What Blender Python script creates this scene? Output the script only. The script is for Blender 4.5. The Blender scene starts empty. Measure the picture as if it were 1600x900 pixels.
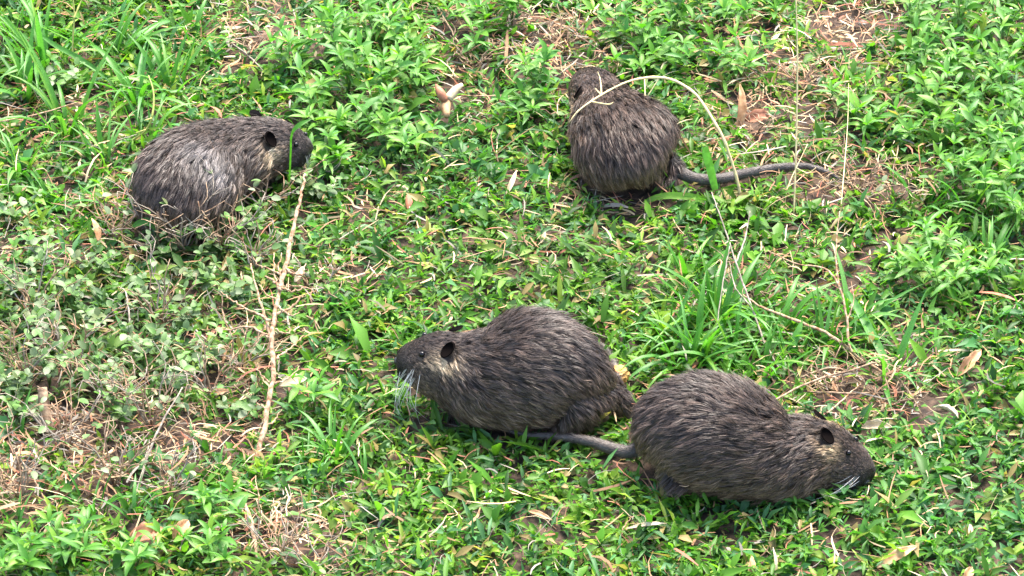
import bpy, math, random
import numpy as np
from mathutils import Vector, Matrix, Quaternion
from mathutils.bvhtree import BVHTree
from mathutils.kdtree import KDTree

random.seed(7)
rng = np.random.default_rng(11)
S = bpy.context.scene
COL = S.collection
R = math.radians

# ------------------------------------------------------------------ camera
PITCH, DIST, WIDE = R(35.0), 9.0, 2.1
cam_data = bpy.data.cameras.new('camera')
cam = bpy.data.objects.new('camera', cam_data)
COL.objects.link(cam)
cam_data.sensor_width = 36.0
cam_data.lens = 36.0 * DIST / WIDE
cam_data.clip_start, cam_data.clip_end = 0.1, 500.0
cam.location = (0, -DIST * math.cos(PITCH), DIST * math.sin(PITCH))
cam.rotation_euler = (math.pi / 2 - PITCH, 0, 0)
S.camera = cam
S.render.resolution_x, S.render.resolution_y = 1024, 576

# ------------------------------------------------------------------ light
SUN_EL, SUN_AZ = R(62.0), R(20.0)        # azimuth east of north (+y is north)
w = bpy.data.worlds.new('World')
S.world = w
w.use_nodes = True
nt = w.node_tree
sky = nt.nodes.new('ShaderNodeTexSky')
sky.sky_type = 'NISHITA'
sky.sun_disc = False
sky.sun_elevation = SUN_EL
sky.sun_rotation = SUN_AZ
sky.dust_density = 4.0
bg = nt.nodes['Background']
bg.inputs['Strength'].default_value = 0.15
nt.links.new(sky.outputs[0], bg.inputs[0])
sd = bpy.data.lights.new('sun', 'SUN')
sd.energy = 2.6
sd.angle = R(32)
sd.color = (1.0, 0.94, 0.84)
sun = bpy.data.objects.new('sun', sd)
COL.objects.link(sun)
sv = Vector((math.sin(SUN_AZ) * math.cos(SUN_EL), math.cos(SUN_AZ) * math.cos(SUN_EL), math.sin(SUN_EL)))
sun.rotation_euler = sv.to_track_quat('Z', 'Y').to_euler()
sun.location = sv * 20
S.view_settings.view_transform = 'Standard'
S.view_settings.look = 'None'
S.view_settings.gamma = 1.0
S.view_settings.exposure = 2.05
S.cycles.max_bounces = 6
S.cycles.diffuse_bounces = 3
S.cycles.glossy_bounces = 2
S.cycles.transmission_bounces = 3
S.cycles.transparent_max_bounces = 4

# ------------------------------------------------------------------ survey: where a line of sight of the photograph (1600 x 900) meets height z
CP = np.array(cam.location)
FW = np.array([0, math.cos(PITCH), -math.sin(PITCH)])
UP = np.array([0, math.sin(PITCH), math.cos(PITCH)])
K = WIDE / DIST / 1600.0


def ray(u, v):
    return FW + np.array([1.0, 0, 0]) * (u - 800) * K + UP * (450 - v) * K


def G(u, v, z=0.0):
    d = ray(u, v)
    return CP + d * ((z - CP[2]) / d[2])


def proj(P):
    q = P - CP
    dep = q @ FW
    return 800 + q[:, 0] / dep / K, 450 - (q @ UP) / dep / K


def hgt(x, y):
    return (0.006 * np.sin(x * 5.1 + 1.3) * np.cos(y * 4.3 + .4) + 0.004 * np.sin(x * 11.7 + y * 7.9)
            + 0.002 * np.sin(x * 27 + 2.0) * np.sin(y * 31))


# ------------------------------------------------------------------ helpers
def prop(o, label=None, cat=None, group=None, kind=None):
    if label: o['label'] = label
    if cat: o['category'] = cat
    if group: o['group'] = group
    if kind: o['kind'] = kind
    return o


def thing(name, label, cat, loc, group=None):
    o = bpy.data.objects.new(name, None)
    o.empty_display_size = .02
    o.location = loc
    COL.objects.link(o)
    return prop(o, label, cat, group)


def link(name, me, parent=None):
    o = bpy.data.objects.new(name, me)
    COL.objects.link(o)
    if parent: o.parent = parent
    return o


def np_mesh(name, V, F, C=None, mat=None, smooth=True):
    """V (n,3); F list of (m,k) index arrays; C (n,3) vertex colours."""
    me = bpy.data.meshes.new(name)
    me.vertices.add(len(V))
    me.vertices.foreach_set('co', np.ascontiguousarray(V, dtype=np.float32).ravel())
    loops = np.concatenate([f.ravel() for f in F]).astype(np.int32)
    tot = np.concatenate([np.full(len(f), f.shape[1], dtype=np.int32) for f in F])
    start = np.concatenate([[0], np.cumsum(tot)[:-1]]).astype(np.int32)
    me.loops.add(len(loops))
    me.loops.foreach_set('vertex_index', loops)
    me.polygons.add(len(tot))
    me.polygons.foreach_set('loop_start', start)
    me.polygons.foreach_set('use_smooth', np.full(len(tot), smooth))
    me.update(calc_edges=True)
    if C is not None:
        a = me.color_attributes.new('Col', 'FLOAT_COLOR', 'POINT')
        c4 = np.ones((len(V), 4), dtype=np.float32)
        c4[:, :3] = C
        a.data.foreach_set('color', c4.ravel())
    if mat: me.materials.append(mat)
    return me


def unit(a):
    return a / np.maximum(np.linalg.norm(a, axis=-1, keepdims=True), 1e-9)


def strips(P, side, wid, col=None, fold=0.0, nrm=None):
    """Ribbons through P (N,K,3), half width wid (N,K) along side (N,K,3); fold > 0 makes a V along the midrib."""
    N, Kn = P.shape[:2]
    L = P - side * wid[..., None]
    Rr = P + side * wid[..., None]
    if fold > 0:
        up = nrm * (wid * fold)[..., None]
        V = np.stack([L + up, P, Rr + up], axis=2)
        m = 3
    else:
        V = np.stack([L, Rr], axis=2)
        m = 2
    V = V.reshape(-1, 3)
    base = (np.arange(N) * Kn * m)[:, None, None]
    k = (np.arange(Kn - 1) * m)[None, :, None]
    j = np.arange(m - 1)[None, None, :]
    a = base + k + j
    F = np.stack([a, a + 1, a + 1 + m, a + m], axis=-1).reshape(-1, 4)
    C = None
    if col is not None:
        C = np.repeat(col.reshape(N * Kn, 3), m, axis=0)
    return V, F, C


def tube(pts, rad, n=7):
    """Closed tube through pts."""
    pts = np.asarray(pts, float)
    rad = np.asarray(rad, float)
    T = unit(np.gradient(pts, axis=0))
    ref = np.array([0, 0, 1.0]) if abs(T[0][2]) < .85 else np.array([1.0, 0, 0])
    A = unit(np.cross(T, ref))
    B = np.cross(T, A)
    an = np.linspace(0, 2 * math.pi, n, endpoint=False)
    ring = A[:, None] * np.cos(an)[None, :, None] + B[:, None] * np.sin(an)[None, :, None]
    V = (pts[:, None] + ring * rad[:, None, None]).reshape(-1, 3)
    m = len(pts)
    i = (np.arange(m - 1) * n)[:, None]
    j = np.arange(n)[None]
    F = np.stack([i + j, i + (j + 1) % n, i + n + (j + 1) % n, i + n + j], -1).reshape(-1, 4)
    caps = np.stack([np.arange(n)[::-1], (m - 1) * n + np.arange(n)])
    return V, [F, caps]


def join(parts):
    Vs, Q, N, off = [], [], [], 0
    for V, F in parts:
        Vs.append(V)
        for f in F:
            (Q if f.shape[1] == 4 else N).append(f + off)
        off += len(V)
    fs = []
    if Q: fs.append(np.concatenate(Q))
    fs += N
    return np.concatenate(Vs), fs


def smooth_path(pts, n):
    """Catmull-Rom through pts (columns may hold radii too)."""
    p = np.asarray(pts, float)
    p = np.vstack([2 * p[0] - p[1], p, 2 * p[-1] - p[-2]])
    out = []
    segs = len(p) - 3
    for t in np.linspace(0, segs - 1e-6, n):
        i = int(t)
        f = t - i
        a, b, c, d = p[i:i + 4]
        out.append(.5 * ((2 * b) + (-a + c) * f + (2 * a - 5 * b + 4 * c - d) * f * f + (-a + 3 * b - 3 * c + d) * f ** 3))
    return np.array(out)


# ------------------------------------------------------------------ materials
def new_mat(name):
    m = bpy.data.materials.new(name)
    m.use_nodes = True
    t = m.node_tree
    return m, t, t.nodes['Principled BSDF'], t.nodes['Material Output']


def leaf_mat(name, stops, rough=.42, transl=.3, from_attr=False, spec=.5):
    m, t, b, out = new_mat(name)
    if from_attr:
        at = t.nodes.new('ShaderNodeAttribute')
        at.attribute_name = 'Col'
        c = at.outputs['Color']
    else:
        oi = t.nodes.new('ShaderNodeObjectInfo')
        rp = t.nodes.new('ShaderNodeValToRGB')
        t.links.new(oi.outputs['Random'], rp.inputs[0])
        while len(rp.color_ramp.elements) < len(stops): rp.color_ramp.elements.new(.5)
        for i, s in enumerate(stops):
            e = rp.color_ramp.elements[i]
            e.position = i / max(1, len(stops) - 1)
            e.color = (*s, 1)
        # darker, paler blotches along the blade
        tc = t.nodes.new('ShaderNodeTexCoord')
        nz = t.nodes.new('ShaderNodeTexNoise')
        nz.inputs['Scale'].default_value = 90
        t.links.new(tc.outputs['Object'], nz.inputs['Vector'])
        mr = t.nodes.new('ShaderNodeMapRange')
        mr.inputs[1].default_value, mr.inputs[2].default_value = .3, .7
        mr.inputs[3].default_value, mr.inputs[4].default_value = .75, 1.25
        t.links.new(nz.outputs[0], mr.inputs[0])
        mx = t.nodes.new('ShaderNodeVectorMath')
        mx.operation = 'SCALE'
        t.links.new(rp.outputs[0], mx.inputs[0])
        t.links.new(mr.outputs[0], mx.inputs['Scale'])
        c = mx.outputs[0]
    t.links.new(c, b.inputs['Base Color'])
    b.inputs['Roughness'].default_value = rough
    b.inputs['Specular IOR Level'].default_value = spec
    if transl > 0:
        tr = t.nodes.new('ShaderNodeBsdfTranslucent')
        br = t.nodes.new('ShaderNodeVectorMath')
        br.operation = 'MULTIPLY'
        br.inputs[1].default_value = (1.1, 1.35, .5)
        t.links.new(c, br.inputs[0])
        t.links.new(br.outputs[0], tr.inputs[0])
        ms = t.nodes.new('ShaderNodeMixShader')
        ms.inputs[0].default_value = transl
        t.links.new(b.outputs[0], ms.inputs[1])
        t.links.new(tr.outputs[0], ms.inputs[2])
        t.links.new(ms.outputs[0], out.inputs[0])
    return m


M_COVER = leaf_mat('ground_leaf', None, .46, .45, True, .35)
M_LANCE = leaf_mat('lance_leaf', [(.055, .20, .014), (.085, .26, .020), (.14, .32, .024), (.075, .24, .045), (.19, .36, .024)], .48, .38)
M_OVAL = leaf_mat('oval_leaf', [(.07, .15, .035), (.13, .23, .07), (.10, .25, .03), (.21, .27, .15), (.05, .11, .03), (.16, .20, .08)], .5, .28)
M_BLADE = leaf_mat('grass_blade', [(.050, .19, .016), (.080, .25, .024), (.10, .28, .06), (.16, .33, .025)], .45, .38)
M_STEMG = leaf_mat('green_stem', [(.10, .18, .04), (.16, .22, .06)], .5, 0)
M_DRY = leaf_mat('dry_stuff', None, .7, .1, True, .3)
M_STRAW = leaf_mat('straw_stem', [(.62, .48, .22), (.68, .56, .28)], .6, 0)
M_YSTEM = leaf_mat('yellow_green_stem', [(.30, .34, .07), (.36, .38, .09)], .5, 0)


def noisy(name, c1, c2, scale, rough, bump=.4, stretch=(1, 1, 1), coords='Object'):
    m, t, b, out = new_mat(name)
    tc = t.nodes.new('ShaderNodeTexCoord')
    mp = t.nodes.new('ShaderNodeMapping')
    mp.inputs['Scale'].default_value = stretch
    nz = t.nodes.new('ShaderNodeTexNoise')
    nz.inputs['Scale'].default_value = scale
    nz.inputs['Detail'].default_value = 8
    rp = t.nodes.new('ShaderNodeValToRGB')
    rp.color_ramp.elements[0].position, rp.color_ramp.elements[1].position = .35, .68
    rp.color_ramp.elements[0].color, rp.color_ramp.elements[1].color = (*c1, 1), (*c2, 1)
    t.links.new(tc.outputs[coords], mp.inputs[0])
    t.links.new(mp.outputs[0], nz.inputs['Vector'])
    t.links.new(nz.outputs[0], rp.inputs[0])
    t.links.new(rp.outputs[0], b.inputs['Base Color'])
    b.inputs['Roughness'].default_value = rough
    bp = t.nodes.new('ShaderNodeBump')
    bp.inputs['Strength'].default_value = bump
    bp.inputs['Distance'].default_value = .004
    t.links.new(nz.outputs[0], bp.inputs['Height'])
    t.links.new(bp.outputs[0], b.inputs['Normal'])
    return m


M_SOIL = noisy('soil', (.022, .014, .010), (.10, .062, .043), 55, .95, 1.0)
M_BARK = noisy('dead_stalk_bark', (.20, .095, .045), (.55, .40, .26), 120, .85, .9, (1, 1, .5))
M_TWIG = noisy('grey_twig', (.18, .14, .11), (.44, .38, .30), 90, .85, .5)
M_BROWNTWIG = noisy('brown_twig', (.14, .085, .05), (.44, .31, .20), 80, .85, .5)
M_TAN = noisy('tan_dry_leaf', (.34, .17, .07), (.62, .40, .22), 60, .7, .4)
M_RUST = noisy('rusty_dry_leaf', (.22, .08, .04), (.45, .20, .11), 60, .7, .4)
M_PALE = noisy('pale_dry_leaf', (.42, .33, .20), (.66, .55, .36), 60, .7, .4)
M_FRUIT = noisy('orange_dry_husk', (.36, .15, .03), (.62, .36, .10), 70, .7, .8)
M_STONE = noisy('stone', (.25, .23, .21), (.42, .40, .37), 80, .9, .4)


def attr_mat(name, rough, spec=.5, bump=0.0, bscale=400, sheen=0.0):
    m, t, b, out = new_mat(name)
    at = t.nodes.new('ShaderNodeAttribute')
    at.attribute_name = 'Col'
    t.links.new(at.outputs['Color'], b.inputs['Base Color'])
    b.inputs['Roughness'].default_value = rough
    b.inputs['Specular IOR Level'].default_value = spec
    if sheen:
        b.inputs['Sheen Weight'].default_value = sheen
    if bump:
        tc = t.nodes.new('ShaderNodeTexCoord')
        vo = t.nodes.new('ShaderNodeTexVoronoi')
        vo.inputs['Scale'].default_value = bscale
        bp = t.nodes.new('ShaderNodeBump')
        bp.inputs['Strength'].default_value = bump
        bp.inputs['Distance'].default_value = .0015
        t.links.new(tc.outputs['Object'], vo.inputs['Vector'])
        t.links.new(vo.outputs[0], bp.inputs['Height'])
        t.links.new(bp.outputs[0], b.inputs['Normal'])
    return m


M_FUR = attr_mat('coypu_fur', .45, .45)
M_SKIN = attr_mat('coypu_skin', .55, .4, .7, 380)


def plain(name, c, rough, spec=.5):
    m, t, b, out = new_mat(name)
    b.inputs['Base Color'].default_value = (*c, 1)
    b.inputs['Roughness'].default_value = rough
    b.inputs['Specular IOR Level'].default_value = spec
    return m


M_EYE = plain('eye_black', (.004, .003, .003), .12, .35)
M_EAR = plain('ear_skin', (.005, .004, .0038), 1.0, .0)
M_EARBACK = plain('ear_back_fur', (.050, .036, .028), .8, .2)
M_NOSE = plain('nose_skin', (.018, .015, .014), .45)
M_WHISK = plain('whisker_hair', (.62, .58, .52), .55)

# ------------------------------------------------------------------ ground
def grid_mesh(name, x0, x1, y0, y1, n, m, mat, rough=0):
    xs, ys = np.linspace(x0, x1, n), np.linspace(y0, y1, m)
    X, Y = np.meshgrid(xs, ys)
    Z = hgt(X, Y)
    if rough:
        Z = Z + rng.normal(0, rough, Z.shape)
        e = np.minimum.reduce([X - x0, x1 - X, Y - y0, y1 - Y])
        Z = np.where(e < .2, Z * (e / .2) - .0 * X, Z)
    V = np.stack([X, Y, Z], -1).reshape(-1, 3)
    i = (np.arange(m - 1) * n)[:, None]
    j = np.arange(n - 1)[None]
    F = np.stack([i + j, i + j + 1, i + n + j + 1, i + n + j], -1).reshape(-1, 4)
    return np_mesh(name, V, [F], None, mat)


g = link('ground', grid_mesh('ground', -2.2, 2.2, -2.2, 2.6, 300, 300, M_SOIL, .0016))
prop(g, kind='structure')
fv = []
X0, X1, Y0, Y1, B = -2.2, 2.2, -2.2, 2.6, 90.0
fr_v = np.array([[-B, -B, 0], [B, -B, 0], [B, B, 0], [-B, B, 0], [X0, Y0, 0], [X1, Y0, 0], [X1, Y1, 0], [X0, Y1, 0]], float)
fr_f = np.array([[0, 1, 5, 4], [1, 2, 6, 5], [2, 3, 7, 6], [3, 0, 4, 7]])
M_MEADOW = noisy('meadow_far', (.035, .05, .018), (.08, .14, .03), 9, .95, .6)
prop(link('meadow_ground', np_mesh('meadow_ground', fr_v, [fr_f], None, M_MEADOW)), kind='structure')

# ------------------------------------------------------------------ layout of the vegetation, surveyed from the photograph
# (u, v, ru, rv, amount)   bare / dry spots
BARE = [(1330, 40, 70, 55, 1.0), (1290, 120, 90, 55, .75), (1190, 60, 80, 60, .55), (1230, 190, 150, 60, .6), (880, 75, 140, 50, .85), (720, 70, 60, 70, .85),
        (740, 170, 70, 30, .5), (1345, 295, 110, 45, .8), (1335, 610, 120, 55, .95), (120, 700, 190, 90, .75), (310, 700, 110, 60, .8), (90, 620, 150, 50, .45),
        (440, 850, 110, 55, .8), (390, 60, 90, 50, .6), (290, 430, 110, 40, .35), (90, 400, 130, 45, .35), (520, 430, 70, 30, .6), (960, 322, 110, 20, .8),
        (840, 405, 60, 28, .5), (400, 600, 120, 50, .6), (330, 520, 120, 50, .25), (60, 770, 120, 60, .7), (1250, 430, 130, 60, .35), (1160, 240, 70, 60, .4),
        (560, 320, 60, 30, .35), (200, 320, 90, 60, .5), (130, 210, 110, 70, .5), (1000, 640, 40, 30, .5), (640, 620, 40, 20, .2), (1180, 150, 90, 50, .6)]


def field(u, v, blobs):
    f = np.zeros_like(u)
    for (cu, cv, ru, rv, a) in blobs:
        d = ((u - cu) / ru) ** 2 + ((v - cv) / rv) ** 2
        f = np.maximum(f, a * np.exp(-d ** 1.5 * .8))
    return f


# pale grey-green zone, yellow-green zone
PALE = [(100, 560, 240, 110, 1.0), (330, 430, 160, 90, .7), (850, 420, 160, 60, .5), (450, 850, 120, 60, .6), (620, 250, 120, 50, .35)]
YEL = [(740, 690, 330, 70, .6), (1000, 470, 200, 80, .5), (600, 700, 80, 60, .6), (1250, 260, 200, 90, .5)]
COOL = [(1480, 760, 260, 120, .7), (700, 220, 160, 60, .8), (1500, 480, 150, 100, .5), (450, 60, 130, 60, .7)]

DRYSPOT = [(700, 165), (695, 190), (705, 140), (1153, 170), (1514, 570), (1402, 872), (1370, 668), (228, 838), (282, 832), (798, 288), (458, 598), (1478, 647), (962, 594), (845, 808), (1185, 186), (148, 362)]
# footprints kept clear under the animals (filled in below by the coypu tables)
COYPU_CLEAR = []


def noise2(x, y, s):
    v = 0
    for i, (a, b, c) in enumerate([(1.0, .3, .2), (-.4, 1.1, 1.7), (.8, -.9, 4.1), (-1.3, -.5, 2.6), (.2, 1.7, 5.2)]):
        v = v + np.sin((a * x + b * y) * s * (1 + .37 * i) + c)
    return v / 5

# ------------------------------------------------------------------ coypus
def sweep(st, n=60, ns=28):
    """st rows: x y z half-width half-height."""
    p = smooth_path(st, n)
    P, a, b = p[:, :3], np.maximum(p[:, 3], .004), np.maximum(p[:, 4], .004)
    T = unit(np.gradient(P, axis=0))
    side = unit(np.cross(np.array([0, 0, 1.0]), T))
    up = np.cross(T, side)
    an = np.linspace(0, 2 * math.pi, ns, endpoint=False)
    V = (P[:, None] + side[:, None] * (a[:, None] * np.cos(an))[..., None] + up[:, None] * (b[:, None] * np.sin(an))[..., None]).reshape(-1, 3)
    i = (np.arange(n - 1) * ns)[:, None]
    j = np.arange(ns)[None]
    F = np.stack([i + j, i + (j + 1) % ns, i + ns + (j + 1) % ns, i + ns + j], -1).reshape(-1, 4)
    caps = np.stack([np.arange(ns)[::-1], (n - 1) * ns + np.arange(ns)])
    return V, [F, caps]


def px_rows(rows):
    out = []
    for r in rows:
        out.append(np.concatenate([G(*r[:3]), r[3:]]))
    return np.array(out, float)


def remeshed(parts, voxel, it):
    V, F = join(parts)
    me = np_mesh('tmp', V, F)
    o = bpy.data.objects.new('tmp', me)
    COL.objects.link(o)
    m = o.modifiers.new('r', 'REMESH')
    m.mode = 'VOXEL'
    m.voxel_size = voxel
    s = o.modifiers.new('s', 'SMOOTH')
    s.factor, s.iterations = .5, it
    dg = bpy.context.evaluated_depsgraph_get()
    res = bpy.data.meshes.new_from_object(o.evaluated_get(dg))
    bpy.data.objects.remove(o)
    bpy.data.meshes.remove(me)
    return res


def coypu(label, spine, limbs, tail, ear_px, eye_px, seed, nfur=110000, tone=1.0, warmth=1.0, neck=.6, patch=1.0, whisk=None, pale=None):
    r = np.random.default_rng(seed)
    sp = px_rows(spine)
    base = sp[:, :3].mean(axis=0).copy()
    base[2] = 0
    root = thing('coypu', label, 'coypu', Vector(base), 'coypus grazing on the grass')
    parts = [sweep(sp)]
    for lm in limbs:
        parts.append(sweep(px_rows(lm), 24, 16))
    tl = smooth_path(px_rows(tail), 60)
    tl[:, 3] *= .80
    parts.append(tube(tl[:, :3], tl[:, 3], 14))
    me = remeshed(parts, .0042, 5)
    nv = len(me.vertices)
    V = np.empty(nv * 3, np.float32); me.vertices.foreach_get('co', V); V = V.reshape(-1, 3).astype(float)
    V -= base
    Nn = np.empty(nv * 3, np.float32); me.vertices.foreach_get('normal', Nn); Nn = Nn.reshape(-1, 3).astype(float)
    dense = smooth_path(sp, 160)
    dP, dT = dense[:, :3] - base, unit(np.gradient(dense[:, :3], axis=0))
    tP = tl[:, :3] - base

    def near(Q, P):
        kd = KDTree(len(P))
        for i_, p_ in enumerate(P.tolist()): kd.insert(p_, i_)
        kd.balance()
        f_ = kd.find
        res = [f_(q_)[1:] for q_ in Q.tolist()]
        a_ = np.array(res)
        return a_[:, 0].astype(int), a_[:, 1]
    # tail mask: nearer to the tail's line than its own radius allows, and outside the body loft
    ti, td = near(V, tP)
    bi, bd = near(V, dP)
    lim = np.sqrt(dense[bi, 3] * dense[bi, 4])
    is_tail = (td < tl[ti, 3] * 1.22 + .001) & ((bd > lim * .93) | (ti > 12)) & (ti > 5)
    tube_skin = np.array([.078, .068, .062])
    hide = np.array([.030, .021, .015])
    ring = .8 + .35 * np.sin(ti * 9.0) ** 2
    C = np.where(is_tail[:, None], tube_skin * (ring * (1 + r.normal(0, .12, nv)))[:, None], hide)
    me.vertices.foreach_set('co', V.astype(np.float32).ravel())
    a = me.color_attributes.new('Col', 'FLOAT_COLOR', 'POINT')
    c4 = np.ones((nv, 4), np.float32); c4[:, :3] = C
    a.data.foreach_set('color', c4.ravel())
    me.materials.clear(); me.materials.append(M_SKIN)
    me.polygons.foreach_set('use_smooth', np.ones(len(me.polygons), bool))
    me.name = 'body'
    body = link('body', me, root)
    # --- landmarks on the surface
    me.calc_loop_triangles()
    tri = np.empty(len(me.loop_triangles) * 3, np.int32); me.loop_triangles.foreach_get('vertices', tri); tri = tri.reshape(-1, 3)
    bvh = BVHTree.FromPolygons([tuple(x) for x in V], [tuple(x) for x in tri.tolist()])

    def hit(u, v):
        d = Vector(ray(u, v)).normalized()
        h = bvh.ray_cast(Vector(CP - base), d)
        return (np.array(h[0]), np.array(h[1])) if h[0] else None

    def mirror(p, n):
        i = ((dP - p) ** 2).sum(1).argmin()
        s = unit(np.cross(np.array([0, 0, 1.0]), dT[i]))
        q = p - 2 * s * ((p - dP[i]) @ s)
        h = bvh.find_nearest(Vector(q))
        return np.array(h[0]), np.array(h[1])
    head_dir = dT[135]
    marks = []
    if ear_px:
        h = hit(*ear_px[:2])
        rad = ear_px[2] * 1.06
        if h:
            for k, (p, n) in enumerate((h, mirror(*h))):
                p = p + n * .004
                # ear: a thick rounded cup, opening sideways and a little forward
                up = unit(np.array([0, 0, 1.0]) - n * n[2] - head_dir * .25)
                out = unit(n + head_dir * .35)
                sd_ = np.cross(up, out)
                nr, ns = 7, 16
                Vs = []
                for layer in (0, 1):
                    for i in range(nr):
                        f = i / (nr - 1)
                        ph = f * 1.45
                        for j in range(ns):
                            t_ = 2 * math.pi * j / ns
                            rr = math.sin(ph) * rad * (1 - .12 * layer)
                            q = p + up * (rad * .35) + up * rr * math.cos(t_) * 1.12 + sd_ * rr * math.sin(t_) * .85 \
                                + out * (rad * (.62 * (1 - math.cos(ph)) * (.25 + .75 * (math.cos(t_) + 1) / 2) + .02) + layer * rad * .10)
                            Vs.append(q)
                Vs = np.array(Vs)
                fs = []
                for layer in (0, 1):
                    o0 = layer * nr * ns
                    for i in range(nr - 1):
                        for j in range(ns):
                            a_, b_ = o0 + i * ns + j, o0 + i * ns + (j + 1) % ns
                            fs.append([a_, b_, b_ + ns, a_ + ns] if layer else [b_, a_, a_ + ns, b_ + ns])
                for j in range(ns):
                    a_, b_ = (nr - 1) * ns + j, (nr - 1) * ns + (j + 1) % ns
                    fs.append([a_, b_, b_ + nr * ns, a_ + nr * ns])
                eme = np_mesh('ear', Vs, [np.array(fs)], None, M_EAR)
                eme.materials.append(M_EARBACK)
                for fi_ in range((nr - 1) * ns): eme.polygons[fi_].material_index = 1
                link('ear', eme, root)
                marks.append((p, rad))
    if eye_px:
        h = hit(*eye_px[:2])
        if h:
            for p, n in (h, mirror(*h)):
                rad = eye_px[2]
                bpts = []
                import bmesh
                bm = bmesh.new()
                bmesh.ops.create_uvsphere(bm, u_segments=16, v_segments=10, radius=rad)
                e = bpy.data.meshes.new('eye'); bm.to_mesh(e); bm.free()
                e.materials.append(M_EYE)
                for pl in e.polygons: pl.use_smooth = True
                eo = link('eye', e, root)
                eo.location = Vector(p + n * rad * .35)
                marks.append((p, -rad))
    # nose pad
    tipn = dP[-1] + dT[-1] * .0
    hn = bvh.ray_cast(Vector(dP[-8] + dT[-1] * .08), Vector(-dT[-1]))
    tipn = np.array(hn[0]) if hn[0] else tipn
    nz = tipn + np.array([0, 0, .004])
    s_ = unit(np.cross(np.array([0, 0, 1.0]), dT[-1]))
    Vn, Fn = sweep(np.array([np.r_[nz - dT[-1] * .008, .010, .008], np.r_[nz, .011, .009], np.r_[nz + dT[-1] * .006, .007, .006]]), 8, 14)
    link('nose', np_mesh('nose', Vn, Fn, None, M_NOSE), root)
    # --- fur
    v0, v1, v2 = V[tri[:, 0]], V[tri[:, 1]], V[tri[:, 2]]
    ar = np.linalg.norm(np.cross(v1 - v0, v2 - v0), axis=1)
    tail_tri = is_tail[tri].sum(1) >= 2
    buried = v0[:, 2] < .002
    hdt = np.interp(near(v0, dP)[0] / 160.0, [0, neck, 1], [0, .62, 1])
    wgt = ar * np.where(tail_tri, .0, 1) * np.where(buried, .15, 1) * np.where(hdt > .70, 2.2, 1)
    fi = r.choice(len(tri), nfur, p=wgt / wgt.sum())
    b1, b2 = r.random(nfur), r.random(nfur)
    flip = b1 + b2 > 1
    b1[flip], b2[flip] = 1 - b1[flip], 1 - b2[flip]
    w3 = np.stack([1 - b1 - b2, b1, b2], -1)[..., None]
    Q = (V[tri[fi]] * w3).sum(1)
    N = unit((Nn[tri[fi]] * w3).sum(1))
    qi, _ = near(Q, dP)
    t = np.interp(qi / 160.0, [0, neck, 1], [0, .62, 1])
    keep = np.ones(nfur, bool)
    for p, rad in marks:
        keep &= np.linalg.norm(Q - p, axis=1) > (abs(rad) * (.85 if rad > 0 else 1.15))
    keep &= np.linalg.norm(Q - nz, axis=1) > .011
    Q, N, t, qi = Q[keep], N[keep], t[keep], qi[keep]
    n = len(Q)
    T = dT[qi]
    grav = np.array([0, 0, -1.0])
    gw = np.where(t < .25, 1.1, np.where(t < .7, .55, .35))[:, None]
    # low-frequency wander of the coat
    wob = np.stack([noise2(Q[:, 0] + k, Q[:, 1] + Q[:, 2] * 1.3, 30 + 9 * k) for k in range(3)], -1) * .5
    D = -T + grav * gw + wob
    D = unit(D - N * (D * N).sum(1, keepdims=True))
    length = np.interp(t, [0, .1, .45, .62, .72, .82, 1], [.026, .032, .038, .032, .016, .009, .0035]) * r.uniform(.7, 1.25, n)
    lift = np.interp(t, [0, .6, .8, 1], [.13, .13, .12, .10])
    # clumps
    nc = int(n / 17)
    ci = r.choice(n, nc, replace=False)
    cQ = Q[ci]
    own = near(Q, cQ)[0]
    cdir = D[ci] + r.normal(0, .22, (nc, 3))
    clen = length[ci]
    clift = lift[ci] * r.uniform(.2, 2.2, nc)
    ctip = cQ + unit(cdir) * clen[:, None] + N[ci] * (clen * clift)[:, None]
    tip = Q + unit(D + r.normal(0, .13, (n, 3))) * length[:, None] + N * (length * lift * r.uniform(.3, 1.5, n))[:, None]
    ok_ = np.ones(n, bool)
    for p, rad in marks:
        if rad > 0:
            for e_ in (tip, (Q + tip) / 2): ok_ &= np.linalg.norm(e_ - p, axis=1) > rad * .8
    cw = np.interp(t, [0, .6, .78, 1], [.62, .60, .45, .1])[:, None] * r.uniform(.5, 1.15, n)[:, None]
    tip = tip * (1 - cw) + ctip[own] * cw
    # stray guard hairs
    m1 = Q + (tip - Q) * .5 + N * (length * .13)[:, None]
    P = np.stack([Q - N * .001, m1, tip], 1)
    sd1 = unit(np.cross(tip - Q, N))
    tw = r.normal(0, .55, n)[:, None]
    sd1 = unit(sd1 * np.cos(tw) + N * np.sin(tw))
    side = np.repeat(sd1[:, None], 3, 1)
    wd = np.interp(t, [0, .6, .8, 1], [.00042, .00042, .00033, .0003]) * r.uniform(.7, 1.35, n)
    wid = wd[:, None] * np.array([1.0, .95, .10])[None]
    # coat colours: dark slate-brown back, warmer and lighter flanks and throat, grey muzzle, buff spot under the ear
    back = np.array([.056, .039, .031]); warm = np.array([.165, .108, .068]); grey = np.array([.070, .056, .046]); buff = np.array([.58, .43, .26])
    low = np.clip((.6 - N[:, 2]) / 1.1, 0, 1)[:, None]
    col = back * (1 - low) + warm * low
    mz = np.clip((t - .86) / .1, 0, 1)[:, None]
    col = col * (1 - mz) + grey * mz
    if marks and ear_px:
        for p, rad in marks[:2]:
            pc = p - np.array([0, 0, 1.0]) * rad * 1.35 + head_dir * rad * .45
            pc = np.array(bvh.find_nearest(Vector(pc))[0])
            dd = (Q - pc)
            al = np.abs(dd @ head_dir) / (rad * 1.9)
            dz = np.linalg.norm(dd - np.outer(dd @ head_dir, head_dir), axis=1) / (rad * 1.05)
            k = np.exp(-(al ** 2 + dz ** 2) * 1.1)[:, None] * 1.0 * patch
            col = col * (1 - k) + buff * k
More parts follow.
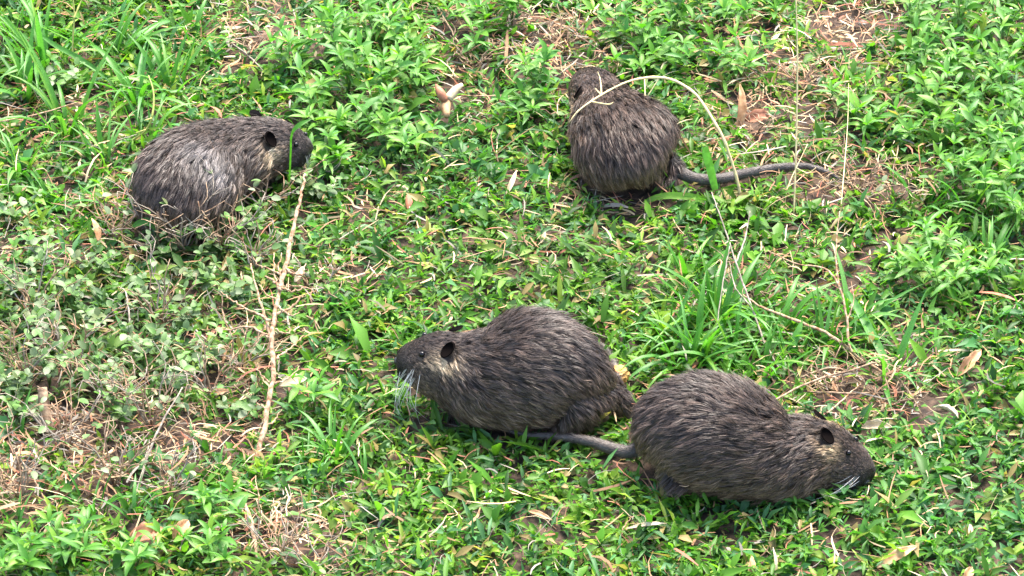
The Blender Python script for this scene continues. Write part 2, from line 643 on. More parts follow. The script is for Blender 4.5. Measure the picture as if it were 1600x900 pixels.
    if pale:  # highlight on hip and flank, painted into the fur colour
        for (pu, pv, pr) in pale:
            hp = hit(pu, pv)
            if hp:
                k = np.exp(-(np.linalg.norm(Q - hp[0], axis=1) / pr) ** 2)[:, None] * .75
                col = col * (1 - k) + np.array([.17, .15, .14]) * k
    col = col * tone * np.array([warmth, 1.0, 1 / warmth])
    clv = (np.exp(r.normal(.04, .26, nc)) * np.where(r.random(nc) < .25, .5, 1))[own] * (1 + .30 * noise2(Q[:, 0] * 1.3, Q[:, 1] + Q[:, 2], 22))
    iv = np.exp(r.normal(0, .36, n))
    col = col * (clv * iv)[:, None]
    silver = (r.random(n) < .04)[:, None]
    col = np.where(silver, col * 1.9 + .01, col)
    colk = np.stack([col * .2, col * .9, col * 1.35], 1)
    for p, rad in marks:
        if rad < 0:
            colk = colk * (1 - .8 * np.exp(-(np.linalg.norm(Q - p, axis=1) / .010) ** 2))[:, None, None]
    colk = colk * np.where(t > .93, np.clip(1 - (t - .93) / .05, .25, 1), 1)[:, None, None]
    P, side, wid, colk = P[ok_], side[ok_], wid[ok_], colk[ok_]
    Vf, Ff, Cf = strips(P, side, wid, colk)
    # short sparse bristles on the tail belong to the same coat
    ttri = np.where(tail_tri)[0]
    if len(ttri):
        nb = 2600
        tf = r.choice(ttri, nb)
        qb = (V[tri[tf]] * r.dirichlet((1, 1, 1), nb)[..., None]).sum(1)
        nb_n = unit(Nn[tri[tf]].mean(1))
        tdir = unit(np.gradient(tP, axis=0))[near(qb, tP)[0]]
        e_ = qb + unit(tdir + nb_n * .35 + r.normal(0, .2, (nb, 3))) * r.uniform(.004, .010, nb)[:, None]
        Pb = np.stack([qb, (qb + e_) / 2 + nb_n * .0006, e_], 1)
        sb = np.repeat(unit(np.cross(e_ - qb, nb_n))[:, None], 3, 1)
        Vb, Fb, Cb = strips(Pb, sb, np.full((nb, 1), .00028) * np.array([1, .9, .1])[None], np.repeat((np.array([.10, .08, .065]) * np.exp(r.normal(0, .4, nb))[:, None])[:, None], 3, 1))
        Ff = np.concatenate([Ff, Fb + len(Vf)])
        Vf = np.concatenate([Vf, Vb]); Cf = np.concatenate([Cf, Cb])
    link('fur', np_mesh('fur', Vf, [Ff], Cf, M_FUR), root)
    # tail bristles stay short and sparse: part of the same coat
    # --- whiskers
    if whisk:
        rows = []
        for (a0, a1, nn, sp_, half) in whisk:
            for _ in range(nn):
                h = hit(a0[0] + r.normal(0, sp_[0]), a0[1] + r.normal(0, sp_[1]))
                if not h: continue
                p = h[0]
                q = G(a1[0] + r.normal(0, sp_[2]), a1[1] + r.normal(0, sp_[3]), a1[2]) - base
                mid = (p + q) / 2 + h[1] * np.linalg.norm(q - p) * .22
                pp = smooth_path(np.array([p, mid, q]), 6)
                rows.append(pp)
        if rows:
            P = np.array(rows)
            sd_ = unit(np.cross(P[:, -1] - P[:, 0], np.array([0, -.8, .6])))
            side = np.repeat(sd_[:, None], 6, 1)
            wid = np.full((len(P), 1), half) * np.array([1, 1, .9, .75, .5, .12])[None]
            Vw, Fw, _ = strips(P, side, wid)
            link('whiskers', np_mesh('whiskers', Vw, [Fw], None, M_WHISK), root)
    for p in sp:
        if p[2] - p[4] > .032: continue
        COYPU_CLEAR.append((p[0], p[1], p[3] * .75))
    for lm in limbs:
        for p in px_rows(lm)[-2:]:
            COYPU_CLEAR.append((p[0], p[1], p[3] * .8))
    for p in tl[::3]:
        COYPU_CLEAR.append((p[0], p[1] - .006, p[3] + .005))
    return root


# middle animal, facing left
coypu('brown coypu at the centre facing left, white whiskers hanging from its muzzle',
      [(950, 606, .056, .012, .014), (934, 600, .068, .038, .042), (904, 590, .090, .070, .074), (870, 581, .108, .096, .100), (830, 577, .118, .107, .112),
       (788, 586, .110, .100, .099), (753, 588, .105, .086, .088), (722, 581, .108, .074, .080), (692, 572, .115, .062, .070), (664, 569, .120, .052, .060),
       (640, 567, .121, .036, .042), (621, 567, .120, .021, .026)],
      [[(870, 628, .075, .050, .055), (890, 630, .065, .052, .056), (915, 622, .055, .046, .050), (945, 618, .046, .034, .034), (968, 628, .030, .024, .022), (984, 640, .014, .021, .012)],
       [(870, 640, .030, .030, .028), (880, 650, .014, .020, .014), (845, 662, .008, .018, .008)],
       [(745, 618, .050, .030, .034), (728, 638, .026, .018, .018), (705, 652, .010, .016, .008)],
       [(760, 590, .050, .030, .034), (735, 615, .026, .018, .018), (705, 626, .010, .016, .008)]],
      [(950, 596, .06, .017), (960, 582, .03, .014), (958, 562, .016, .011), (946, 545, .012, .009), (934, 536, .012, .007), (922, 530, .010, .004)],
      (700, 553, .0165), (660, 554, .0058), 3, neck=.62,
      whisk=[((634, 580), (633, 638, .02), 9, (8, 5, 12, 14), .00042), ((648, 585), (653, 650, .01), 9, (8, 5, 14, 14), .00042)])

# front right animal, head down, facing right
coypu('grazing coypu at lower right facing right with its grey tail stretched out to the left',
      [(1008, 691, .058, .012, .012), (1021, 684, .074, .048, .052), (1048, 674, .094, .086, .086), (1095, 674, .108, .106, .106), (1140, 686, .108, .106, .106),
       (1182, 703, .096, .094, .092), (1222, 715, .080, .080, .078), (1262, 714, .074, .074, .076), (1296, 720, .062, .063, .068), (1324, 733, .050, .050, .055),
       (1343, 747, .040, .037, .043), (1352, 756, .034, .024, .031)],
      [[(1075, 724, .075, .046, .050), (1068, 728, .050, .042, .042), (1085, 742, .018, .022, .016), (1120, 762, .008, .018, .008)],
       [(1235, 742, .045, .030, .034), (1245, 765, .020, .018, .016), (1272, 778, .008, .016, .008)]],
      [(1022, 690, .06, .024), (1000, 700, .046, .0195), (978, 706, .038, .0165), (948, 698, .036, .0145), (915, 688, .034, .0125), (870, 682, .032, .0105), (825, 680, .030, .008), (785, 670, .026, .004)],
      (1291, 687, .0165), (1325, 708, .0055), 5, patch=.75, neck=.58, tone=1.0, warmth=1.04,
      whisk=[((1338, 750), (1285, 764, .03), 12, (7, 6, 16, 10), .00035)])

# back right animal, seen from behind
coypu('round coypu at upper right seen from behind, long bare tail lying right',
      [(1008, 268, .058, .014, .012), (1002, 258, .074, .064, .060), (989, 240, .094, .098, .090), (975, 219, .104, .104, .094), (958, 196, .106, .086, .078),
       (941, 168, .102, .062, .058), (930, 148, .104, .056, .055), (919, 138, .096, .044, .046), (910, 136, .080, .022, .024)],
      [[(1035, 262, .045, .040, .038), (1040, 275, .018, .024, .018), (1040, 290, .009, .020, .009)],
       [(940, 262, .045, .040, .038), (930, 278, .018, .024, .018), (925, 290, .009, .018, .009)]],
      [(1045, 252, .056, .022), (1062, 268, .040, .0185), (1085, 279, .034, .0165), (1120, 280, .034, .0150), (1165, 271, .036, .0138), (1215, 262, .038, .0120), (1260, 260, .036, .0095), (1295, 270, .030, .007), (1320, 286, .022, .0035)],
      (906, 150, .0155), None, 9, patch=.6, neck=.6, tone=1.15, warmth=1.06)

# back left animal, curled, head to the right
coypu('greyish coypu at upper left curled with its back to the camera, head turned right',
      [(262, 336, .052, .014, .012), (260, 326, .068, .066, .062), (277, 302, .092, .097, .092), (303, 276, .100, .102, .096), (340, 254, .100, .084, .082),
       (378, 242, .098, .072, .070), (410, 232, .098, .062, .062), (435, 230, .097, .054, .055), (454, 233, .092, .045, .047), (469, 240, .086, .034, .038), (480, 247, .079, .022, .027)],
      [[(330, 310, .045, .040, .040), (350, 325, .018, .026, .018), (372, 338, .008, .020, .008)],
       [(400, 262, .050, .028, .030), (412, 280, .020, .018, .016), (430, 290, .008, .015, .008)]],
      [(275, 335, .04, .016), (310, 350, .022, .013), (345, 352, .018, .011), (375, 348, .018, .008), (395, 338, .016, .004)],
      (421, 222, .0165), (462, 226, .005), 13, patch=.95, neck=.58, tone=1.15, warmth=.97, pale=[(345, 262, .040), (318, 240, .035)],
      whisk=[((480, 244), (470, 268, .04), 10, (3, 3, 6, 5), .0005)])

# ------------------------------------------------------------------ ground cover
for a_ in DRYSPOT:
    g_ = G(*a_, 0)
    COYPU_CLEAR.append((g_[0], g_[1] - .012, .024))
CLR = np.array(COYPU_CLEAR)


def clear_of_animals(x, y, z_ok=0.0, grow=1.0):
    ok = np.ones(len(x), bool)
    for cx, cy, cr in CLR:
        ok &= (x - cx) ** 2 + (y - cy) ** 2 > (cr * grow) ** 2
    return ok


def spread(n):
    """Candidate points: dense where the photograph looks, thinner around it."""
    x = rng.uniform(-2.0, 2.0, n)
    y = rng.uniform(-1.9, 2.3, n)
    u, v = proj(np.stack([x, y, np.zeros(n)], -1))
    out = np.maximum.reduce([-u / 160, (u - 1600) / 160, -v / 110, (v - 900) / 110, np.zeros(n)])
    keep = rng.random(n) < np.where(out <= .5, 1.0, .35)
    return x[keep], y[keep], u[keep], v[keep]


def cover_leaves():
    x, y, u, v = spread(70000)
    dry = field(u, v, BARE)
    nn = noise2(x, y, 14) * .5 + noise2(x + 3, y, 37) * .5
    keep = rng.random(len(x)) < np.clip(.92 - dry * .95 + nn * .8, .02, 1)
    keep &= clear_of_animals(x, y, grow=.92)
    x, y, u, v, dry = x[keep], y[keep], u[keep], v[keep], dry[keep]
    n = len(x)
    nl = 4
    N = n * nl
    X, Y = np.repeat(x, nl), np.repeat(y, nl)
    az0 = np.repeat(rng.uniform(0, 2 * math.pi, n), nl)
    k = np.tile(np.arange(nl), n)
    az = az0 + k * 2.4 + rng.normal(0, .5, N)
    sprig_h = np.repeat(rng.uniform(.002, .034, n) * (1 - .3 * np.repeat(0, n)), nl)
    h0 = sprig_h * rng.uniform(.3, 1.15, N)
    size = np.repeat(np.exp(rng.normal(0, .30, n)), nl)
    wide = np.repeat(rng.random(n) < .22, nl)
    L = rng.uniform(.016, .038, N) * size * np.where(wide, .7, 1)
    W = np.where(wide, rng.uniform(.0055, .0080, N), rng.uniform(.0024, .0048, N)) * size
    el = np.clip(rng.normal(.55, .38, N), -.15, 1.35)
    droop = rng.uniform(.1, 1.15, N)
    base = np.stack([X + rng.normal(0, .005, N), Y + rng.normal(0, .005, N), hgt(X, Y) + h0], -1)
    Kn = 3
    ts = np.array([0, .5, 1.0])
    P = np.empty((N, Kn, 3))
    Nr = np.empty((N, Kn, 3))
    cur = base.copy()
    for i in range(Kn):
        if i:
            e = el - droop * (ts[i] - .15)
            cur = cur + np.stack([np.cos(az) * np.cos(e), np.sin(az) * np.cos(e), np.sin(e)], -1) * (L / (Kn - 1))[:, None]
        e = el - droop * ts[i]
        P[:, i] = cur
        Nr[:, i] = np.stack([-np.cos(az) * np.sin(e), -np.sin(az) * np.sin(e), np.cos(e)], -1)
    P[..., 2] = np.maximum(P[..., 2], hgt(P[..., 0], P[..., 1]) + .001)
    roll = rng.normal(0, .5, N)
    s0 = np.stack([-np.sin(az), np.cos(az), np.zeros(N)], -1)
    side = s0[:, None] * np.cos(roll)[:, None, None] + Nr * np.sin(roll)[:, None, None]
    nr = Nr * np.cos(roll)[:, None, None] - s0[:, None] * np.sin(roll)[:, None, None]
    wid = W[:, None] * np.array([.5, 1.0, .05])[None]
    pal = np.array([[.062, .180, .016], [.095, .240, .022], [.145, .30, .028], [.070, .20, .065], [.23, .35, .035], [.032, .10, .016]])
    c = pal[rng.choice(6, n, p=[.20, .25, .17, .20, .08, .10])]
    c = np.repeat(c, nl, 0)
    U, Vv = np.repeat(u, nl), np.repeat(v, nl)
    for zone, tint, amt in ((PALE, (.15, .20, .10), .65), (YEL, (.13, .22, .025), .45), (COOL, (.06, .19, .075), .55)):
        f = (field(U, Vv, zone) * amt * rng.uniform(.3, 1.2, N)).clip(0, .9)[:, None]
        c = c * (1 - f) + np.array(tint) * f
    c = c * np.exp(rng.normal(0, .22, N))[:, None]
    yl = rng.random(N) < .06
    c[yl] = np.array([.34, .26, .10]) * rng.uniform(.6, 1.2, (yl.sum(), 1))
    colk = np.stack([c * .85, c, c * 1.1], 1)
    V, F, C = strips(P, side, wid, colk, .45, nr)
    o = link('ground_cover', np_mesh('ground_cover', V, [F], C, M_COVER))
    prop(o, 'short bright green leafy grass covering the ground between the coypus', 'grass', kind='stuff')
    # creeping runners under the leaves are part of the litter below


cover_leaves()


def litter():
    x, y, u, v = spread(125000)
    dry = field(u, v, BARE)
    keep = rng.random(len(x)) < (.17 + .95 * dry)
    keep &= clear_of_animals(x, y, grow=.9)
    x, y, u, v, dry = x[keep], y[keep], u[keep], v[keep], dry[keep]
    n = len(x)
    az = rng.uniform(0, 2 * math.pi, n)
    L = np.exp(rng.normal(math.log(.035), .5, n)).clip(.012, .13)
    el = np.abs(rng.normal(0, .28, n))
    bend = rng.normal(0, .9, n)
    Kn = 4
    P = np.empty((n, Kn, 3))
    cur = np.stack([x, y, hgt(x, y) + rng.uniform(.002, .036, n)], -1)
    a = az.copy()
    e = el.copy()
    for i in range(Kn):
        P[:, i] = cur
        cur = cur + np.stack([np.cos(a) * np.cos(e), np.sin(a) * np.cos(e), np.sin(e)], -1) * (L / (Kn - 1))[:, None]
        a = a + bend / Kn
        e = e - el * .5
    P[..., 2] = np.maximum(P[..., 2], hgt(P[..., 0], P[..., 1]) + .0015)
    up = np.array([0, 0, 1.0])
    s0 = unit(np.cross(P[:, -1] - P[:, 0], up))
    tw = rng.normal(0, .7, n)[:, None]
    s0 = s0 * np.cos(tw) + up * np.sin(tw)
    side = np.repeat(s0[:, None], Kn, 1)
    wid = np.exp(rng.normal(math.log(.0012), .45, n))[:, None] * np.array([.8, 1, .9, .35])[None]
    pal = np.array([[.46, .34, .20], [.34, .19, .10], [.17, .095, .055], [.34, .13, .08], [.62, .50, .32], [.26, .23, .19]])
    c = pal[rng.choice(6, n, p=[.2, .24, .2, .12, .09, .15])] * np.exp(rng.normal(0, .25, n))[:, None]
    V, F, C = strips(P, side, wid, np.repeat(c[:, None], Kn, 1))
    o = link('dry_litter', np_mesh('dry_litter', V, [F], C, M_DRY))
    prop(o, 'dead straw and thin brown twigs littering the bare patches', 'litter', kind='stuff')


litter()


def crumbs():
    """Clods and crumbs of soil in the bare patches."""
    x, y, u, v = spread(40000)
    dry = field(u, v, BARE)
    keep = (rng.random(len(x)) < dry * .55) & clear_of_animals(x, y, grow=.9)
    x, y = x[keep], y[keep]
    n = len(x)
    o8 = np.array([[1, 0, 0], [0, 1, 0], [-1, 0, 0], [0, -1, 0], [0, 0, 1], [0, 0, -1]], float)
    r = np.exp(rng.normal(math.log(.0026), .45, n)).clip(.001, .009)
    V = np.stack([x, y, hgt(x, y) + r * .3], -1)[:, None] + o8[None] * r[:, None, None] * rng.uniform(.55, 1.3, (n, 6, 1))
    f = np.array([[0, 1, 4], [1, 2, 4], [2, 3, 4], [3, 0, 4], [1, 0, 5], [2, 1, 5], [3, 2, 5], [0, 3, 5]])
    F = (np.arange(n)[:, None, None] * 6 + f[None]).reshape(-1, 3)
    c = np.array([.10, .068, .048]) * np.exp(rng.normal(0, .4, n))[:, None]
    o = link('soil_crumbs', np_mesh('soil_crumbs', V.reshape(-1, 3), [F], np.repeat(c, 6, 0), M_DRY, False))
    prop(o, 'small crumbs of brown soil in the bare patches', 'soil', kind='stuff')


crumbs()

# ------------------------------------------------------------------ leaf and blade shapes shared by the plants
def leaf_shape(name, mat, aspect, droop, fold, profile, n=6):
    """A unit leaf along +x, normal +z, with a V fold, curved."""
    ts = np.linspace(0, 1, n)
    e = .1 - droop * ts
    P = np.zeros((1, n, 3))
    cur = np.zeros(3)
    for i in range(n):
        P[0, i] = cur
        cur = cur + np.array([math.cos(e[i]), 0, math.sin(e[i])]) / (n - 1)
    side = np.zeros((1, n, 3)); side[..., 1] = 1
    nr = np.stack([-np.sin(e), 0 * e, np.cos(e)], -1)[None]
    wid = (np.interp(ts, *profile) / aspect / 2)[None]
    V, F, _ = strips(P, side, wid, None, fold, nr)
    return np_mesh(name, V, [F], None, mat)


LPROF = ([0, .08, .35, .6, .85, 1], [.12, .35, 1, .85, .4, .03])
OPROF = ([0, .1, .3, .55, .8, 1], [.12, .6, 1, 1, .7, .08])
BPROF = ([0, .1, .4, .7, 1], [.6, .9, 1, .7, .03])
LANCE = [leaf_shape('lance_leaf', M_LANCE, a, d, .4, LPROF) for a, d in ((3.4, .5), (3.9, .9), (3.0, .3), (4.4, 1.2))]
OVAL = [leaf_shape('oval_leaf', M_OVAL, a, d, .25, OPROF) for a, d in ((1.7, .4), (1.9, .8), (1.5, .2))]
BLADES = [leaf_shape('blade', M_BLADE, a, d, .5, BPROF, 9) for a, d in ((15, .5), (18, 1.0), (14, 1.6), (20, .25), (16, 2.1), (13, 1.2))]


def place(o, p, az, el, roll, s, sw=1.0):
    o.matrix_basis = Matrix.Translation(p) @ Matrix.Rotation(az, 4, 'Z') @ Matrix.Rotation(-el, 4, 'Y') @ Matrix.Rotation(roll, 4, 'X') @ Matrix.Diagonal((s, s * sw, s, 1))


def base_at(u, v, h=0.0):
    """Ground point of a plant whose middle, h/2 above ground, is seen at u, v."""
    p = G(u, v, h / 2)
    return Vector((p[0], p[1], float(hgt(p[0], p[1]))))


PR = random.Random(21)


def weed(u, v, h, label, stems=4, pairs=4, kind='L', leaf=.040, spreadr=.045, group=None):
    h *= 1.35 if u < 1380 else 1.75
    b = base_at(u, v, h)
    nm = 'leafy_weed' if kind == 'L' else 'pale_weed'
    t = thing(nm, label, 'plant', b, group)
    shapes = LANCE if kind == 'L' else OVAL
    for s in range(stems):
        az = 2 * math.pi * (s + PR.random() * .6) / stems
        sr = spreadr * PR.uniform(.3, 1.1)
        hh = h * PR.uniform(.7, 1.1)
        top = Vector((math.cos(az) * sr, math.sin(az) * sr, hh))
        mid = Vector((math.cos(az) * sr * .3, math.sin(az) * sr * .3, hh * .55))
        path = smooth_path([(0, 0, 0), tuple(mid), tuple(top)], 6)
        V, F = tube(path, np.linspace(.0014, .0007, 6), 5)
        link('stem', np_mesh('stem', V, F, None, M_STEMG), t)
        a0 = PR.uniform(0, 6.28)
        for k in range(pairs):
            f = .35 + .65 * (k + 1) / pairs
            p = Vector(path[min(5, int(f * 5))])
            last = k == pairs - 1
            cnt = (PR.choice((4, 5)) if last else 2) if kind == 'L' else (3 if last else 2)
            for j in range(cnt):
                o = link('leaf', PR.choice(shapes), t)
                a = a0 + k * 1.57 + j * 2 * math.pi / cnt + PR.uniform(-.3, .3)
                el = PR.uniform(.35, .95) if last else PR.uniform(-.1, .6)
                sc = leaf * (.62 + .4 * (1 - abs(f - .7))) * PR.uniform(.75, 1.2) * (.8 if last else 1)
                place(o, p, a, el, PR.uniform(-.5, .5), sc, PR.uniform(.85, 1.15))
    return t


def tuft(u, v, L, n, label, lean=0.0, lean_az=0.0, group=None):
    b = G(u, v, 0)
    b = Vector((b[0], b[1], float(hgt(b[0], b[1])) - .002))
    t = thing('grass_tuft', label, 'grass', b, group)
    L *= 1.15
    for i in range(int(n * 1.3)):
        o = link('blade', PR.choice(BLADES), t)
        az = PR.uniform(0, 6.28)
        el = PR.uniform(.6, 1.45)
        r_ = PR.uniform(0, .035)
        place(o, Vector((math.cos(az) * r_, math.sin(az) * r_, 0)), az, el, PR.uniform(-.4, .4), L * PR.uniform(.55, 1.15), PR.uniform(.7, 1.3) * (.12 / L) ** .3)
    return t


GW1 = 'bright leafy weeds of the upper cluster'
GW2 = 'bright leafy weeds along the top and right edge'
GW3 = 'pale small-leaved weeds on the left'
A = 'bright green lance-leaved weed '
for (u, v, h, s, lab) in [
    (452, 92, .07, 4, A + 'at the left edge of the upper left-centre cluster'),
    (520, 62, .08, 4, A + 'at the top left of the upper left-centre cluster'),
    (585, 42, .08, 5, A + 'at the top middle of the upper left-centre cluster'),
    (640, 78, .08, 5, A + 'at the top right of the upper left-centre cluster'),
    (482, 150, .07, 4, A + 'just above and right of the rear left coypu head'),
    (545, 115, .09, 5, A + 'in the middle of the upper left-centre cluster'),
    (602, 125, .10, 5, A + 'tallest of the upper cluster, left of the forked orange leaf'),
    (648, 128, .06, 3, A + 'touching the left side of the forked orange leaf'),
    (520, 195, .06, 4, A + 'right of the rear left coypu face, low in the cluster'),
    (585, 190, .08, 4, A + 'with drooping broad leaves at the cluster bottom'),
    (512, 250, .06, 5, A + 'just right of the rear left coypu muzzle'),
    (635, 225, .05, 4, A + 'low one below the forked orange leaf')]:
    weed(u, v, h, lab, s, 4, 'L', .056, .055, GW1)
for (u, v, h, s, lab) in [
    (735, 22, .06, 4, A + 'cut by the top edge above the brown twigs'),
    (800, 6, .09, 5, A + 'largest one cut by the top edge near the middle'),
    (745, 62, .05, 3, A + 'small one among the brown twigs at top centre'),
    (838, 118, .09, 5, A + 'upright one just left of the round rear coypu'),
    (820, 168, .05, 4, A + 'low one left of the round coypu, below the upright weed'),
    (962, 42, .07, 4, A + 'directly above the round rear coypu head'),
    (1012, 52, .08, 5, A + 'above the crest of the arched straw stem'),
    (1055, 22, .08, 5, A + 'at the top edge above the arched straw stem'),
    (1045, 92, .05, 4, A + 'right behind the crest of the arched straw stem'),
    (985, 100, .04, 3, A + 'small one between the round coypu and the stem crest'),
    (1155, 98, .07, 5, A + 'solitary one above the upright tan leaf'),
    (1150, 25, .05, 4, A + 'at the top edge left of the tall straw stem'),
    (1200, 12, .04, 3, A + 'small one at the top edge beside the tall straw stem'),
    (1432, 20, .07, 4, A + 'at the top edge right of the bare soil patch'),
    (1500, 22, .08, 5, A + 'at the top edge, second from the right corner'),
    (1572, 30, .09, 5, A + 'in the top right corner'),
    (1440, 88, .07, 4, A + 'bordering the right side of the bare soil'),
    (1500, 92, .08, 5, A + 'in the upper right mass, behind the yellowish one'),
    (1560, 100, .09, 5, A + 'at the right edge below the corner weed'),
    (1455, 150, .06, 4, A + 'lowest one on the right border of the bare soil'),
    (1520, 160, .09, 5, A + 'in the centre of the upper right mass'),
    (1585, 175, .08, 5, A + 'at the right edge, a third of the way down its mass'),
    (1480, 205, .06, 4, A + 'at the left flank of the right mass'),
    (1545, 225, .09, 5, A + 'on a dark shadowed base in the right mass'),
    (1592, 260, .08, 5, A + 'at the right edge level with the round coypu tail'),
    (1495, 270, .06, 4, A + 'right of the reddish twig patch'),
    (1545, 300, .07, 5, A + 'at the foot of the right mass'),
    (1590, 345, .05, 4, A + 'lowest one of the right mass at the picture edge'),
    (1420, 210, .04, 3, A + 'small one above the reddish twig patch'),
    (1460, 380, .06, 4, A + 'with a large pale leaf below the right mass'),
    (1415, 420, .05, 4, A + 'right of the tall thin branching stem'),
    (1470, 440, .06, 4, A + 'with broad pale leaves at mid height on the right'),
    (1530, 430, .04, 4, A + 'low one at mid height near the right edge'),
    (1350, 200, .04, 3, A + 'small one below the bare soil patch'),
    (1330, 170, .035, 3, A + 'tiny one on the edge of the bare soil'),
    (340, 800, .05, 4, A + 'right of the reddish fallen leaves at lower left'),
    (335, 862, .05, 5, A + 'below the reddish fallen leaves at lower left'),
    (215, 872, .05, 4, A + 'at the bottom edge below the pink dry leaf'),
    (110, 862, .06, 4, A + 'at the bottom edge near the left corner'),
    (30, 885, .05, 4, A + 'in the bottom left corner'),
    (490, 620, .05, 3, A + 'between the dead stalk and the middle coypu')]:
    weed(u, v, h, lab, s, 4, 'L', .052, .055, GW2)
Bp = 'pale grey-green small-leaved weed '
for (u, v, h, s, lab) in [
    (60, 402, .05, 4, Bp + 'at the left edge below the brown dry leaf'),
    (150, 415, .05, 4, Bp + 'below the brown dry leaf at left'),
    (255, 385, .05, 4, Bp + 'at the rump of the rear left coypu'),
    (330, 372, .05, 4, Bp + 'in front of the belly of the rear left coypu'),
    (395, 350, .05, 4, Bp + 'below the chest of the rear left coypu'),
    (318, 432, .05, 4, Bp + 'two hand widths left of the dead stalk top'),
    (362, 452, .06, 4, Bp + 'with broad leaves just left of the dead stalk twigs'),
    (292, 490, .05, 4, Bp + 'above the bent grey twig'),
    (60, 500, .06, 4, Bp + 'at the left edge at mid height'),
    (145, 500, .05, 4, Bp + 'right of the left-edge one at mid height'),
    (215, 545, .05, 4, Bp + 'beside the bent grey twig at left'),
    (75, 572, .07, 5, Bp + 'densest of the left mass above the brown stub'),
    (150, 590, .06, 5, Bp + 'right of the densest one, above the straw patch'),
    (20, 600, .06, 4, Bp + 'at the left edge above the brown stub'),
    (268, 600, .05, 4, Bp + 'above the reddish straw patch'),
    (330, 555, .04, 4, Bp + 'left of the middle of the dead stalk'),
    (215, 455, .04, 3, Bp + 'on the brown ground between the left weeds'),
    (490, 300, .04, 4, Bp + 'below the muzzle of the rear left coypu'),
    (95, 130, .05, 4, Bp + 'among the tall grass at upper left'),
    (20, 445, .06, 4, Bp + 'at the left edge, just above mid height'),
    (185, 640, .06, 4, Bp + 'in front of the twiggy scrub right of the stub'),
    (250, 545, .06, 4, Bp + 'between the bent grey twig and the dead stalk'),
    (110, 460, .05, 4, Bp + 'in the middle of the left weeds, near mid height'),
    (375, 640, .04, 3, Bp + 'beside the lower part of the dead stalk'),
    (30, 640, .05, 4, Bp + 'left of the brown stub'),
    (20, 330, .05, 4, Bp + 'at the left edge level with the rear left coypu')]:
    weed(u, v, h * 1.1, lab, s, 4, 'O', .025, .06, GW3)



def scrub(u, v, h, label, n=7, leaves=8, mat=None, spreadr=.07, group='dry twiggy scrub on the left'):
    """Low half-dead bush: forked crooked twigs and a few small pale leaves."""
    h *= 1.2
    b = base_at(u, v, h)
    t = thing('dry_bush', label, 'bush', b, group)
    ends = []
    for i in range(n):
        az = 2 * math.pi * i / n + PR.uniform(-.5, .5)
        r0 = spreadr * PR.uniform(.4, 1.3)
        hh = h * PR.uniform(.5, 1.15)
        pts = [(0, 0, 0)]
        for k in range(1, 5):
            f = k / 4
            pts.append((math.cos(az) * r0 * f + PR.uniform(-.008, .008), math.sin(az) * r0 * f + PR.uniform(-.008, .008), hh * f ** .8 + PR.uniform(-.004, .004)))
        path = smooth_path(pts, 9)
        parts = [tube(path, np.linspace(.0022, .0009, 9), 5)]
        for k in range(PR.randint(2, 4)):
            j = PR.randint(3, 8)
            p = path[j]
            a2 = az + PR.uniform(-1.6, 1.6)
            l2 = h * PR.uniform(.25, .55)
            q = np.array([p, p + np.array([math.cos(a2) * l2 * .5, math.sin(a2) * l2 * .5, l2 * .4]), p + np.array([math.cos(a2 + .5) * l2 * .9, math.sin(a2 + .5) * l2 * .9, l2 * PR.uniform(.1, .9)])])
            pp = smooth_path(q, 5)
            parts.append(tube(pp, np.linspace(.0013, .0006, 5), 4))
            ends.append(pp[-1]); ends.append(pp[2])
        V, F = join(parts)
        link('branch', np_mesh('branch', V, F, None, mat or PR.choice((M_TWIG, M_BARK, M_BROWNTWIG))), t)
    for k in range(leaves):
        p = PR.choice(ends)
        place(link('leaf', PR.choice(OVAL), t), Vector(p), PR.uniform(0, 6.28), PR.uniform(-.2, .8), PR.uniform(-.6, .6), PR.uniform(.014, .026))
    return t


Sc = 'half-dead twiggy scrub '
for (u, v, h, n, lv, lab) in [
    (45, 455, .10, 8, 12, Sc + 'at the left edge just below mid height'),
    (110, 540, .11, 9, 14, Sc + 'in the thick of the pale weeds at left'),
    (35, 560, .11, 8, 12, Sc + 'at the left edge behind the brown stub'),
    (175, 600, .11, 9, 12, Sc + 'above the brown undergrowth, right of the stub'),
    (100, 655, .11, 9, 5, Sc + 'just right of the brown stub'),
    (235, 625, .11, 9, 8, Sc + 'beside the top of the grey-green long twig'),
    (175, 715, .10, 9, 3, Sc + 'in the middle of the brown undergrowth'),
    (30, 740, .10, 8, 3, Sc + 'in the brown undergrowth at the left edge'),
    (265, 745, .08, 7, 3, Sc + 'right of the foot of the grey-green long twig'),
    (330, 590, .09, 8, 8, Sc + 'left of the lower half of the dead stalk'),
    (250, 470, .09, 8, 10, Sc + 'between the left weeds and the dead stalk twigs'),
    (375, 545, .08, 7, 5, Sc + 'touching the middle of the dead stalk'),
    (285, 352, .11, 9, 3, Sc + 'standing in front of the rear left coypu rump'),
    (345, 356, .10, 8, 5, Sc + 'in front of the rear left coypu flank'),
    (410, 305, .08, 8, 8, Sc + 'under the chin of the rear left coypu'),
    (240, 352, .10, 9, 2, Sc + 'in front of the rear left coypu hip'),
    (488, 268, .06, 7, 9, Sc + 'hiding the muzzle of the rear left coypu'),
    (180, 345, .08, 7, 4, Sc + 'beside the brown dry leaf at left'),
    (440, 850, .08, 8, 0, Sc + 'leafless and dark at the bottom left of centre'),
    (495, 870, .07, 7, 2, Sc + 'leafless at the bottom, right of the dark one'),
    (400, 395, .07, 7, 8, Sc + 'left of the slim top of the dead stalk'),
    (500, 440, .05, 6, 3, Sc + 'right of the dead stalk top')]:
    scrub(u, v, h * 1.1, lab, n + 2, int(lv * 1.8) + 2)
